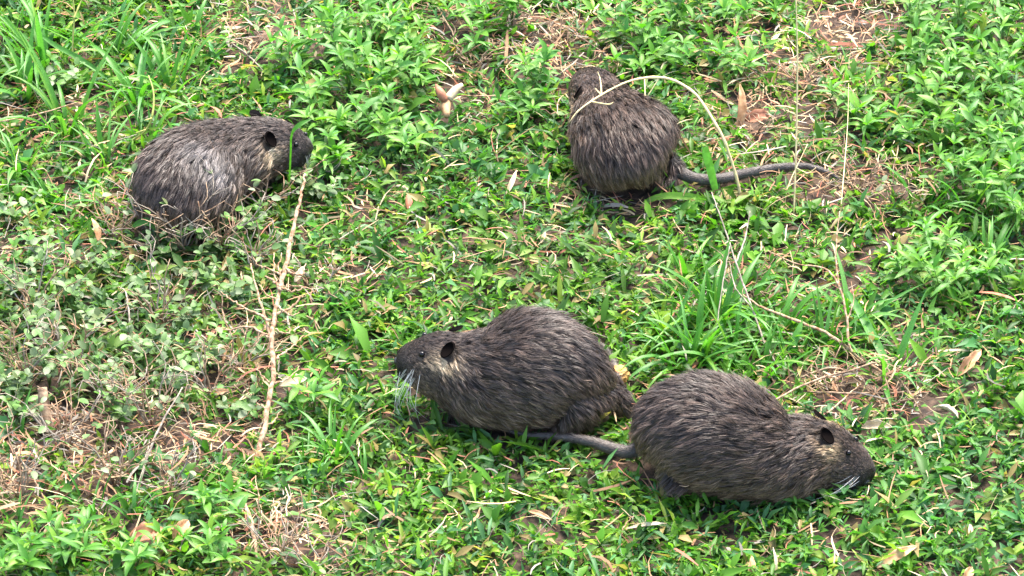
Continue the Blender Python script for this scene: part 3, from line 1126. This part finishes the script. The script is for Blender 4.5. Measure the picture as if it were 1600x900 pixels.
for (u, v, h, n, lv, lab) in [
    (1345, 275, .07, 8, 0, 'dry brown scrub on the reddish twig patch'),
    (1400, 300, .06, 7, 4, 'dry brown scrub right of the reddish twig patch'),
    (1300, 590, .05, 9, 0, 'dry brown scrub at the left of the twig tangle'),
    (1385, 620, .05, 9, 0, 'dry brown scrub at the right of the twig tangle'),
    (735, 90, .05, 8, 0, 'dry brown scrub above the forked orange leaf'),
    (880, 60, .06, 9, 0, 'dry brown scrub at the top, right of the middle'),
    (1175, 200, .05, 7, 0, 'dry brown scrub behind the rusty red leaf'),
    (1250, 130, .05, 7, 2, 'dry brown scrub beside the tall straw stem'),
    (890, 170, .05, 6, 2, 'dry pale scrub touching the face of the round coypu'),
    (395, 70, .05, 7, 4, 'dry grey scrub near the top edge above the rear left coypu'),
    (1170, 450, .08, 7, 3, 'dry brown scrub around the dark-spotted leaning stem')]:
    scrub(u, v, h, lab, n, lv, M_BROWNTWIG, .06, 'dry scrub on the bare spots')

GT = 'tall grass tufts'
for (u, v, L, n, lab) in [
    (40, 150, .15, 14, 'tall bright grass tuft at the upper left edge'),
    (105, 205, .19, 16, 'tall grass tuft with a long blade leaning right at upper left'),
    (30, 270, .15, 14, 'arching grass tuft at the left edge beside the rear left coypu'),
    (215, 165, .17, 16, 'tall grass tuft behind the rump of the rear left coypu'),
    (265, 150, .15, 14, 'broad-bladed grass tuft above the back of the rear left coypu'),
    (165, 265, .14, 14, 'grass tuft between the yellow stem and the left edge'),
    (90, 320, .12, 12, 'drooping grass tuft below the yellow stem'),
    (15, 60, .12, 12, 'grass tuft in the top left corner'),
    (75, 110, .20, 18, 'tallest bright grass tuft at upper left, its blades fanning out'),
    (180, 95, .17, 16, 'tall grass tuft at the upper left between the two tallest'),
    (235, 230, .12, 12, 'dark grass tuft touching the back of the rear left coypu'),
    (130, 60, .12, 12, 'grass tuft near the top edge around the yellow-green stem'),
    (300, 60, .10, 10, 'short grass tuft near the top edge left of the grey twigs'),
    (1045, 545, .13, 14, 'grass tuft right behind the rump of the middle coypu'),
    (1095, 560, .15, 18, 'tall grass tuft behind the back of the front right coypu'),
    (1150, 572, .13, 14, 'grass tuft just above the front right coypu shoulders'),
    (1230, 570, .09, 9, 'bright upright grass tuft left of the twig tangle'),
    (1385, 590, .14, 14, 'grass tuft with a dark broad blade behind the twig tangle'),
    (1420, 560, .09, 10, 'curled grass tuft right of the twig tangle'),
    (1075, 580, .14, 16, 'grass tuft between the middle coypu rump and the front right coypu back'),
    (1290, 545, .13, 14, 'grass tuft left of the thin branching stem foot'),
    (1160, 500, .13, 14, 'grass tuft around the dark-spotted leaning stem'),
    (1110, 500, .15, 16, 'grass tuft at the back of the clump right of centre'),
    (1210, 530, .14, 16, 'grass tuft at the right end of the clump right of centre'),
    (1570, 250, .13, 12, 'long-bladed grass tuft in the right leafy mass at the edge'),
    (1440, 330, .11, 12, 'long-bladed grass tuft left of the right leafy mass foot'),
    (1120, 520, .17, 14, 'tallest light grass tuft right of centre, behind two others'),
    (1185, 590, .12, 14, 'grass tuft between the front right coypu back and the twig tangle'),
    (1330, 500, .13, 12, 'grass tuft around the thin branching stem on the right'),
    (1545, 420, .12, 12, 'long-bladed grass tuft at mid height near the right edge'),
    (1510, 340, .13, 12, 'long-bladed grass tuft under the right leafy mass'),
    (1595, 480, .10, 10, 'grass tuft at the right edge just below mid height'),
    (1075, 440, .12, 12, 'light grass tuft above the middle coypu rump to the right'),
    (1560, 350, .11, 12, 'grass tuft below the leafy mass on the right edge'),
    (480, 745, .09, 14, 'bright grass tuft just right of the dead stalk foot'),
    (525, 722, .11, 16, 'bright yellow-green grass tuft left of the middle coypu'),
    (570, 760, .09, 12, 'grass tuft below and left of the middle coypu'),
    (410, 772, .08, 12, 'grass tuft growing around the dead stalk foot'),
    (335, 760, .06, 9, 'small grass tuft below the straw patch at lower left'),
    (145, 800, .09, 12, 'grass tuft with an upright pale blade at lower left'),
    (205, 815, .08, 10, 'grass tuft behind the pink dry leaf'),
    (30, 690, .09, 8, 'sparse grass tuft at the left edge beside the brown stub'),
    (560, 555, .06, 9, 'short grass tuft in front of the middle coypu nose'),
    (1395, 50, .05, 7, 'small grass tuft right beside the bare soil patch'),
    (1330, 130, .06, 8, 'small grass tuft below the bare soil patch'),
    (30, 830, .08, 10, 'grass tuft at the lower left edge'),
    (700, 235, .05, 9, 'bluish grass tuft below the forked orange leaf'),
    (905, 345, .05, 8, 'short grass tuft under the round rear coypu'),
    (1590, 600, .06, 9, 'grass tuft at the right edge beside the curled tan leaf'),
    (1260, 350, .06, 8, 'thin grass tuft at the base of the tall straw stem')]:
    tuft(u, v, L, n, lab, group=GT)


# ------------------------------------------------------------------ single stems, stalks and twigs drawn from their own points
def stalk(name, label, cat, paths, mat, group=None, extra=None, jit=.0):
    """paths: rows of (u, v, z, radius); the first is the main stem, the others its branches."""
    first = G(*paths[0][0][:3])
    b = Vector((first[0], first[1], 0))
    t = thing(name, label, cat, b, group)
    for i, rows in enumerate(paths):
        q = px_rows(rows)
        q[:, :3] -= np.array(b)
        nn = max(8, len(rows) * 5)
        q[:, 3] *= .82 if i == 0 else 1.35
        q = smooth_path(q, nn)
        if jit:
            q[1:-1, :3] += np.random.default_rng(i + 5).normal(0, jit, (nn - 2, 3))
        V, F = tube(q[:, :3], np.maximum(q[:, 3] * (1 + .12 * np.sin(np.arange(nn) * 1.9)), .0003), 7)
        link('stem' if i == 0 else 'branch', np_mesh('stem', V, F, None, mat), t)
    if extra: extra(t, b)
    return t


# the dead stalk left of centre: foot at the ground near (392, 752)
stalk('dead_stalk', 'tall reddish-brown dead stalk with bare side twigs left of the middle coypu', 'stalk',
      [[(386, 752, .0, .0050), (408, 692, .045, .0066), (418, 640, .075, .0062), (428, 585, .110, .0060), (424, 540, .140, .0062), (430, 490, .175, .0056), (440, 445, .200, .0042)],
       [(436, 452, .198, .0038), (448, 410, .225, .0034), (460, 350, .260, .0028), (470, 305, .290, .0022), (477, 272, .310, .0016)],
       [(426, 540, .140, .0026), (415, 495, .155, .0024), (404, 460, .170, .0016), (392, 412, .185, .0010)],
       [(424, 500, .165, .0022), (395, 488, .160, .0016), (365, 470, .160, .0012), (345, 455, .160, .0008)],
       [(424, 528, .145, .0020), (390, 512, .140, .0014), (350, 515, .130, .0011), (315, 515, .120, .0007)],
       [(432, 490, .175, .0024), (455, 480, .170, .0018), (470, 465, .172, .0012), (478, 462, .172, .0006)],
       [(438, 450, .200, .0024), (424, 436, .205, .0018), (414, 432, .205, .0010)],
       [(438, 455, .198, .0024), (430, 435, .205, .0014), (428, 395, .215, .0007)],
       [(440, 450, .200, .0020), (458, 455, .195, .0012), (478, 448, .190, .0006)],
       [(432, 560, .130, .0018), (450, 548, .125, .0012), (470, 528, .120, .0006)],
       [(418, 640, .075, .0016), (402, 630, .075, .0008)],
       [(430, 600, .100, .0018), (452, 590, .095, .0010), (468, 572, .100, .0005)],
       [(446, 420, .220, .0020), (468, 430, .215, .0016), (478, 412, .222, .0008)],
       [(436, 470, .185, .0016), (418, 462, .190, .0012), (405, 445, .195, .0006)],
       [(434, 478, .182, .0016), (452, 492, .175, .0012), (468, 488, .175, .0006)],
       [(430, 515, .158, .0016), (446, 520, .150, .0012), (462, 510, .152, .0006)],
       [(428, 520, .155, .0016), (408, 526, .150, .0012), (398, 540, .140, .0006)],
       [(442, 440, .205, .0018), (436, 418, .215, .0012), (440, 395, .225, .0006)],
       [(444, 436, .207, .0018), (430, 424, .212, .0014), (405, 415, .212, .0010), (396, 402, .216, .0005)],
       [(424, 600, .098, .0014), (408, 585, .100, .0010), (398, 566, .108, .0005)],
       [(412, 670, .058, .0014), (430, 655, .060, .0010), (440, 640, .066, .0005)]], M_BARK, jit=.0014)
stalk('broken_stalk', 'broken brown stalk piece below the foot of the tall dead stalk', 'stalk',
      [[(381, 785, .040, .0040), (391, 812, .036, .0060), (398, 845, .030, .0050), (401, 872, .020, .0024)]], M_BARK)
stalk('straw_stem', 'arched pale yellow stem curving over the round rear coypu back', 'stem',
      [[(1157, 322, .0, .0032), (1154, 290, .048, .0040), (1141, 246, .105, .0036), (1128, 212, .150, .0042), (1097, 160, .200, .0034), (1078, 140, .212, .0039), (1048, 124, .225, .0034), (1016, 121, .232, .0036), (980, 128, .238, .0026), (940, 148, .242, .0024), (905, 172, .235, .0018), (890, 190, .220, .0008)],
       [(940, 148, .242, .0012), (938, 125, .240, .0008), (934, 112, .245, .0004)],
       [(940, 149, .242, .0012), (930, 138, .228, .0006)],
       [(1007, 121, .232, .0012), (1008, 150, .225, .0006)],
       [(1030, 122, .228, .0010), (1012, 150, .200, .0006)],
       [(925, 159, .240, .0012), (950, 163, .222, .0010), (958, 160, .222, .0005)]], M_STRAW)
stalk('straw_stem', 'tall thin upright straw stem right of the round rear coypu', 'stem',
      [[(1240, 345, .0, .0024), (1243, 262, .10, .0022), (1245, 180, .20, .0022), (1246, 90, .31, .0020), (1244, 10, .41, .0016), (1243, -40, .47, .0010)],
       [(1243, 262, .10, .0010), (1262, 270, .09, .0007), (1275, 262, .10, .0004)],
       [(1245, 180, .20, .0010), (1228, 172, .205, .0005)]], M_STRAW)
stalk('straw_stem', 'short straw stem standing right of the tail tip of the round coypu', 'stem',
      [[(1312, 345, .0, .0016), (1316, 300, .04, .0016), (1324, 200, .10, .0012), (1326, 130, .16, .0007)]], M_STRAW)
stalk('straw_stem', 'leaning straw stem between the tall straw stem and the coypu tail', 'stem',
      [[(1225, 330, .0, .0014), (1232, 290, .03, .0014), (1262, 225, .07, .0008)]], M_STRAW)
stalk('yellow_stem', 'yellow-green bent stem rising behind the rump of the rear left coypu', 'stem',
      [[(178, 255, .0, .0030), (200, 225, .030, .0030), (228, 203, .055, .0030), (238, 180, .085, .0030), (240, 145, .115, .0026), (232, 118, .135, .0018)],
       [(228, 203, .055, .0018), (212, 208, .05, .0009)],
       [(237, 185, .085, .0016), (226, 188, .085, .0008)]], M_YSTEM)
stalk('yellow_stem', 'yellow-green stem crossing the top edge at upper left', 'stem',
      [[(112, 125, .0, .0028), (114, 60, .08, .0026), (116, 20, .13, .0022), (112, -20, .18, .0014)], [(115, 30, .12, .0018), (128, 0, .15, .0012), (140, -10, .17, .0006)]], M_YSTEM)
stalk('branching_twig', 'brown branching stem rising from the twig tangle on the right', 'twig',
      [[(1435, 625, .01, .0034), (1385, 585, .02, .0034), (1332, 550, .035, .0034), (1324, 500, .075, .0030), (1312, 450, .115, .0026), (1290, 420, .130, .0022), (1245, 412, .120, .0018), (1200, 392, .120, .0012)],
       [(1330, 548, .035, .0024), (1290, 520, .04, .0024), (1235, 498, .05, .0024), (1190, 480, .06, .0020), (1160, 460, .07, .0012)],
       [(1312, 450, .115, .0014), (1306, 400, .15, .0012), (1312, 330, .20, .0007)],
       [(1385, 585, .02, .0020), (1360, 570, .03, .0020), (1345, 556, .04, .0012)],
       [(1324, 500, .075, .0012), (1334, 470, .10, .0008), (1330, 440, .12, .0005)]], M_BARK, jit=.0006)
stalk('branching_twig', 'dark-spotted thin stem leaning left above the front right coypu', 'twig',
      [[(1225, 590, .0, .0030), (1195, 535, .04, .0028), (1175, 480, .08, .0026), (1150, 410, .13, .0022), (1128, 345, .18, .0018), (1112, 300, .21, .0012)],
       [(1150, 410, .13, .0014), (1165, 370, .15, .0012), (1172, 330, .18, .0006)],
       [(1175, 480, .08, .0012), (1150, 450, .10, .0010), (1140, 410, .12, .0006)],
       [(1140, 385, .15, .0012), (1130, 440, .11, .0010), (1118, 520, .05, .0008)]], M_TWIG, jit=.0006)


def flat_blade(name, label, rows, mat, cat='grass', fold=.35, group=None):
    """A single leaf blade through rows (u, v, z, half-width); width runs across the line of the blade, tilted to the sky."""
    q = px_rows(rows)
    b = np.array([q[0, 0], q[0, 1], 0])
    q[:, :3] -= b
    q = smooth_path(q, 14)
    T = unit(np.gradient(q[:, :3], axis=0))
    side = unit(np.cross(T, np.array([0, -.75, .65])))
    nr = np.cross(side, T)
    nr = nr * np.sign((nr @ np.array([0, -.5, .8])))[:, None]
    V, F, _ = strips(q[None, :, :3], side[None], np.maximum(q[None, :, 3], .0003), None, fold, nr[None])
    V2, F2 = V - np.tile(np.repeat(nr[:, None], 3, 1).reshape(-1, 3), (1, 1)) * .0006, F[:, ::-1]
    me = np_mesh(name, V, [F], None, mat)
    o = link(name, me)
    o.location = Vector(b)
    return prop(o, label, cat, group)


flat_blade('tall_grass', 'single upright bright green blade standing in front of the round coypu tail',
           [(1120, 314, .0, .0030), (1116, 290, .036, .0070), (1109, 262, .080, .0088), (1103, 240, .115, .0085), (1102, 229, .132, .0060)], M_BLADE)
flat_blade('tall_grass', 'long arching blade lying below the round rear coypu',
           [(1120, 318, .010, .006), (1080, 308, .030, .0075), (1040, 306, .035, .0070), (1012, 314, .022, .005), (1000, 326, .008, .001)], M_BLADE)
flat_blade('tall_grass', 'curled broad green blade at the rump of the rear left coypu',
           [(266, 398, .0, .006), (254, 364, .050, .0090), (234, 347, .075, .0090), (216, 349, .070, .006), (204, 357, .060, .001)], M_BLADE)
flat_blade('tall_grass', 'pale green stem with one bent leaf in front of the rear left coypu face',
           [(450, 332, .0, .0018), (454, 245, .136, .0020), (456, 210, .190, .0024), (468, 195, .210, .0050), (486, 186, .215, .0010)], M_BLADE)
flat_blade('tall_grass', 'broad dark green blade slanting down behind the twig tangle',
           [(1395, 585, .0, .005), (1372, 540, .03, .008), (1345, 490, .06, .008), (1325, 455, .085, .003)], M_BLADE)
flat_blade('tall_grass', 'two-tone green blade lying on the straw patch left of the dead stalk foot',
           [(325, 668, .02, .003), (345, 667, .025, .005), (370, 670, .025, .005), (388, 676, .02, .001)], M_BLADE)
flat_blade('tall_grass', 'bright upright blade pair member leaning right above the twig tangle',
           [(1232, 568, .0, .004), (1238, 540, .02, .0075), (1247, 518, .04, .0070), (1254, 500, .055, .001)], M_BLADE)
flat_blade('tall_grass', 'bright upright blade leaning left above the twig tangle',
           [(1228, 568, .0, .003), (1222, 545, .02, .0060), (1214, 525, .035, .001)], M_BLADE)
flat_blade('tall_grass', 'long green blade slanting across the upper left grass',
           [(175, 128, .02, .004), (130, 95, .05, .0055), (85, 70, .07, .0050), (60, 52, .08, .001)], M_BLADE)


def dry_leaf(label, u, v, L, W, ang, mat, curl=.5, tilt=.25, z=.012, name='dry_leaf', shape='lance'):
    L, W, z = L * 1.2, W * 1.2, z + .016
    """Curled fallen leaf with real thickness; ang is its direction on the ground."""
    c = G(u, v, z)
    n, m = 12, 7
    r_ = np.random.default_rng(int(u + v))
    ts = np.linspace(0, 1, n)
    prof = np.interp(ts, [0, .15, .5, .8, 1], [.12, .7, 1, .65, .05]) * (1 + r_.normal(0, .07, n))
    V = []
    for i, t_ in enumerate(ts):
        for j in range(m):
            s = (j / (m - 1) - .5) * 2
            yy = s * prof[i] * W / 2
            zz = curl * W * .5 * (s * s) * prof[i] + math.sin(t_ * 3.1) * L * .10 + r_.normal(0, W * .025)
            V.append([(t_ - .5) * L, yy * (1 - .25 * curl), zz])
    V = np.array(V)
    i = (np.arange(n - 1) * m)[:, None]; j = np.arange(m - 1)[None]
    F = np.stack([i + j, i + j + 1, i + m + j + 1, i + m + j], -1).reshape(-1, 4)
    me = np_mesh(name, V, [F], None, mat)
    o = link(name, me)
    so = o.modifiers.new('thick', 'SOLIDIFY'); so.thickness = .0008
    o.matrix_basis = Matrix.Translation(Vector(c)) @ Matrix.Rotation(ang, 4, 'Z') @ Matrix.Rotation(-tilt, 4, 'Y') @ Matrix.Rotation(.5, 4, 'X')
    return prop(o, label, 'leaf', 'fallen dry leaves')


# forked orange leaf: one thing of three lobes
t = thing('dry_leaf', 'forked pale orange curled leaf beside the brown twigs at upper centre', 'leaf', Vector(G(700, 160, 0)), 'fallen dry leaves')
for (rows, m_) in (([(698, 182, .01, .006), (696, 165, .02, .011), (700, 152, .03, .009)], M_TAN), ([(700, 155, .03, .009), (710, 142, .04, .0085), (722, 132, .045, .004)], M_PALE),
                   ([(696, 158, .03, .007), (688, 145, .045, .009), (681, 132, .05, .002)], M_RUST)):
    q = px_rows([(a_, b_, c_ + .022, d_) for (a_, b_, c_, d_) in rows]) - np.r_[np.array(t.location), 0]
    q = smooth_path(q, 8)
    V, F = tube(q[:, :3], q[:, 3] * 1.1, 9)
    link('lobe', np_mesh('lobe', V, F, None, m_), t)
for a in [('upright torn tan leaf standing right of the arched straw stem', 1153, 168, .085, .026, 1.45, M_TAN, .9, .95, .035),
          ('rusty red leaf lying beside the upright tan leaf', 1185, 185, .05, .03, .2, M_RUST, .5, .1, .010),
          ('small orange-brown leaf behind the rear left coypu back', 337, 176, .034, .014, 2.3, M_RUST, .4, .3, .03),
          ('brown oval dry leaf leaning at left below the rear left coypu', 148, 360, .045, .018, 1.9, M_TAN, .4, .6, .03),
          ('curled tan leaf at the right edge above the front right coypu', 1514, 568, .066, .026, .8, M_TAN, .9, .35, .022),
          ('long tan leaf lying near the bottom right corner', 1402, 870, .078, .021, .55, M_TAN, .5, .15, .022),
          ('curved pale leaf in the twig tangle behind the front right coypu', 1370, 668, .05, .022, -.1, M_PALE, .8, .1, .014),
          ('pink-brown dry leaf at lower left', 228, 835, .06, .035, .4, M_RUST, .4, .1, .014),
          ('rusty orange leaf right of the pink-brown leaf at lower left', 282, 830, .045, .03, 1.0, M_TAN, .9, .4, .018),
          ('slim straw-coloured leaf below the forked orange leaf', 798, 287, .056, .011, 1.2, M_PALE, .4, .4, .015),
          ('small rusty leaf left of centre in the grass', 636, 316, .03, .018, 1.6, M_RUST, .6, .4, .014),
          ('tan leaf tip sticking up at the bottom edge below the front right coypu', 1172, 888, .04, .016, 1.4, M_TAN, .5, .7, .014),
          ('narrow yellow leaf upright at the bottom edge', 1209, 880, .05, .008, 1.65, M_PALE, .4, .8, .014),
          ('tan leaf tip in the bottom right at the picture edge', 1512, 897, .03, .018, 1.0, M_TAN, .5, .3, .010),
          ('bent orange and green leaf in the grass at bottom centre', 845, 806, .055, .010, 5.5, M_TAN, .4, .2, .018),
          ('pale flat leaf right of the dead stalk', 458, 597, .048, .026, .3, M_PALE, .4, .1, .014),
          ('pale leaf caught right of the dead stalk top', 468, 428, .035, .014, 1.0, M_PALE, .4, .5, .03),
          ('pale cream leaf right of the twig tangle', 1478, 645, .045, .026, 2.6, M_PALE, .6, .1, .016),
          ('pale straw leaf curled at lower centre', 1010, 822, .065, .008, .15, M_PALE, .3, .05, .016),
          ('small pale leaf scrap in the grass above the middle coypu', 848, 372, .026, .010, 1.2, M_PALE, .5, .4, .014),
          ('reddish leaf in the brown undergrowth at left', 100, 770, .04, .022, .7, M_RUST, .6, .2, .012),
          ('tan leaf scrap on the straw patch at left', 345, 615, .05, .014, .1, M_TAN, .5, .1, .012)]:
    dry_leaf(*a)

# orange husk behind the middle coypu's hind foot
import bmesh
bm = bmesh.new()
bmesh.ops.create_icosphere(bm, subdivisions=3, radius=.021)
for v_ in bm.verts:
    k = 1 + .16 * math.sin(v_.co.x * 420) * math.cos(v_.co.y * 380) + .1 * math.sin(v_.co.z * 500)
    v_.co = Vector((v_.co.x * k, v_.co.y * k, v_.co.z * k * .8))
me = bpy.data.meshes.new('dry_husk'); bm.to_mesh(me); bm.free(); me.materials.append(M_FRUIT)
o = link('dry_husk', me); o.location = Vector(G(966, 586, .045))
prop(o, 'round orange-yellow husk lying behind the middle coypu hind foot', 'husk')

# pale stone on the bare soil
bm = bmesh.new()
bmesh.ops.create_icosphere(bm, subdivisions=2, radius=.009)
for v_ in bm.verts: v_.co = Vector((v_.co.x * 1.3, v_.co.y * (1 + .2 * math.sin(v_.co.x * 300)), v_.co.z * .7))
me = bpy.data.meshes.new('stone'); bm.to_mesh(me); bm.free(); me.materials.append(M_STONE)
o = link('stone', me); o.location = Vector(G(1347, 36, .006))
prop(o, 'small pale grey stone on the bare soil patch at top right', 'stone')

# brown stub at the left
q = smooth_path(px_rows([(78, 680, .0, .0125), (72, 650, .03, .0115), (68, 622, .06, .0105), (66, 606, .075, .009)]), 10)
b = np.array([q[0, 0], q[0, 1], 0]); q[:, :3] -= b
V, F = tube(q[:, :3], q[:, 3] * (1 + .06 * np.sin(np.arange(10) * 2.3)), 12)
o = link('broken_stub', np_mesh('broken_stub', V, F, None, M_BROWNTWIG)); o.location = Vector(b)
prop(o, 'thick brown broken stub standing at the left edge under the pale weeds', 'stump')

# larger loose twigs, each a thing
def twig(label, rows, mat=M_BROWNTWIG):
    q = px_rows(rows)
    b = np.array([q[0, 0], q[0, 1], 0]); q[:, :3] -= b
    q = smooth_path(q, 14)
    q[1:-1, :3] += np.random.default_rng(int(rows[0][0])).normal(0, .0007, (12, 3))
    V, F = tube(q[:, :3], q[:, 3], 6)
    o = link('twig', np_mesh('twig', V, F, None, mat)); o.location = Vector(b)
    prop(o, label, 'twig', 'loose twigs')


twig('long straight brown twig above the front right coypu neck', [(1205, 628, .06, .0020), (1260, 600, .05, .0022), (1340, 575, .04, .0022), (1400, 558, .04, .0012)])
twig('brown twig across the middle of the twig tangle', [(1262, 612, .02, .0018), (1330, 615, .03, .0022), (1430, 612, .02, .0014)])
twig('twig slanting down through the right end of the tangle', [(1380, 570, .03, .0016), (1415, 605, .03, .0020), (1445, 655, .01, .0012)])
twig('short pale twig pointing at the front right coypu forehead', [(1292, 645, .05, .0018), (1320, 622, .03, .0018), (1345, 600, .02, .0012)], M_BARK)
twig('curved twig low in the tangle below the long straight one', [(1290, 660, .02, .0014), (1345, 645, .03, .0018), (1410, 640, .02, .0014)])
twig('brown twig at the top of the tangle above the others', [(1250, 590, .03, .0014), (1300, 575, .03, .0018), (1370, 590, .02, .0012)])
twig('dark branch lying across the top edge right of centre', [(925, 10, .02, .0030), (985, 40, .02, .0028), (1050, 75, .02, .0018)])
twig('long thin brown twig below the top edge at centre', [(820, 20, .02, .0016), (900, 55, .025, .0020), (960, 95, .01, .0012)])
twig('thin twig slanting down from the top edge left of centre', [(680, 5, .02, .0014), (712, 60, .03, .0018), (742, 110, .01, .0010)])
twig('forked-leaf twig running right from the orange leaf', [(705, 148, .02, .0010), (745, 150, .02, .0014), (790, 148, .01, .0008)], M_BARK)
twig('grey twig standing out left of the round rear coypu', [(865, 122, .01, .0020), (890, 105, .03, .0022), (912, 82, .03, .0014)], M_TWIG)
twig('dark twig lying below the bare soil patch', [(1290, 78, .008, .0030), (1350, 78, .01, .0038), (1420, 82, .008, .0026)], M_TWIG)
twig('straw twig lying below the round rear coypu belly', [(875, 318, .010, .0024), (925, 328, .012, .0028), (985, 335, .010, .0016)], M_BARK)
twig('pale twig slanting right of the dead stalk', [(482, 508, .01, .0016), (530, 480, .02, .0020), (592, 438, .02, .0010)], M_BARK)
twig('grey-green long twig rising through the left undergrowth', [(205, 800, .0, .0030), (225, 730, .04, .0028), (248, 670, .08, .0024), (285, 605, .12, .0012)], M_TWIG)
twig('bent grey twig with a hooked top among the pale weeds', [(205, 535, .02, .0016), (200, 480, .05, .0020), (196, 455, .06, .0016), (186, 448, .055, .0008)], M_TWIG)
twig('thin brown twig left of the grey-green long twig', [(165, 770, .0, .0014), (160, 720, .03, .0018), (172, 650, .06, .0010)])
twig('thin straw twig leaning at the lower left edge', [(85, 815, .0, .0014), (60, 760, .03, .0016), (36, 722, .04, .0010)], M_BARK)
twig('short tan twig standing on the straw patch', [(318, 715, .01, .0016), (335, 690, .03, .0018), (345, 668, .035, .0010)], M_BARK)
twig('pale curved twig on the ground right of the dead stalk foot', [(490, 760, .01, .0012), (515, 790, .015, .0018), (532, 825, .01, .0010)], M_BARK)
twig('pale twig lying in the grass below the middle coypu', [(683, 702, .012, .0012), (735, 715, .016, .0016), (800, 720, .012, .0008)], M_BARK)
twig('straw twig at lower centre pointing up', [(965, 852, .005, .0014), (975, 825, .025, .0014), (985, 810, .03, .0008)], M_BARK)
twig('grey twig lying above the middle coypu back', [(800, 435, .01, .0018), (822, 462, .012, .0022), (838, 490, .01, .0014)], M_TWIG)
twig('reddish curved twig under the right leafy mass', [(1290, 300, .01, .0018), (1340, 280, .03, .0020), (1390, 300, .01, .0012)])
twig('pale twig crossing the reddish twig patch', [(1310, 265, .02, .0014), (1345, 300, .02, .0016), (1385, 340, .01, .0010)], M_BARK)
twig('long thin pale twig at the upper left among the grass', [(0, 190, .04, .0012), (60, 178, .045, .0016), (120, 160, .05, .0010)], M_BARK)
twig('grey twig curve on the ground between upper weeds', [(345, 55, .01, .0014), (385, 85, .03, .0018), (425, 125, .01, .0012)], M_TWIG)
twig('bare grey twig at lower centre-left among the dark twigs', [(400, 880, .0, .0016), (430, 850, .03, .0018), (478, 812, .04, .0010)], M_TWIG)
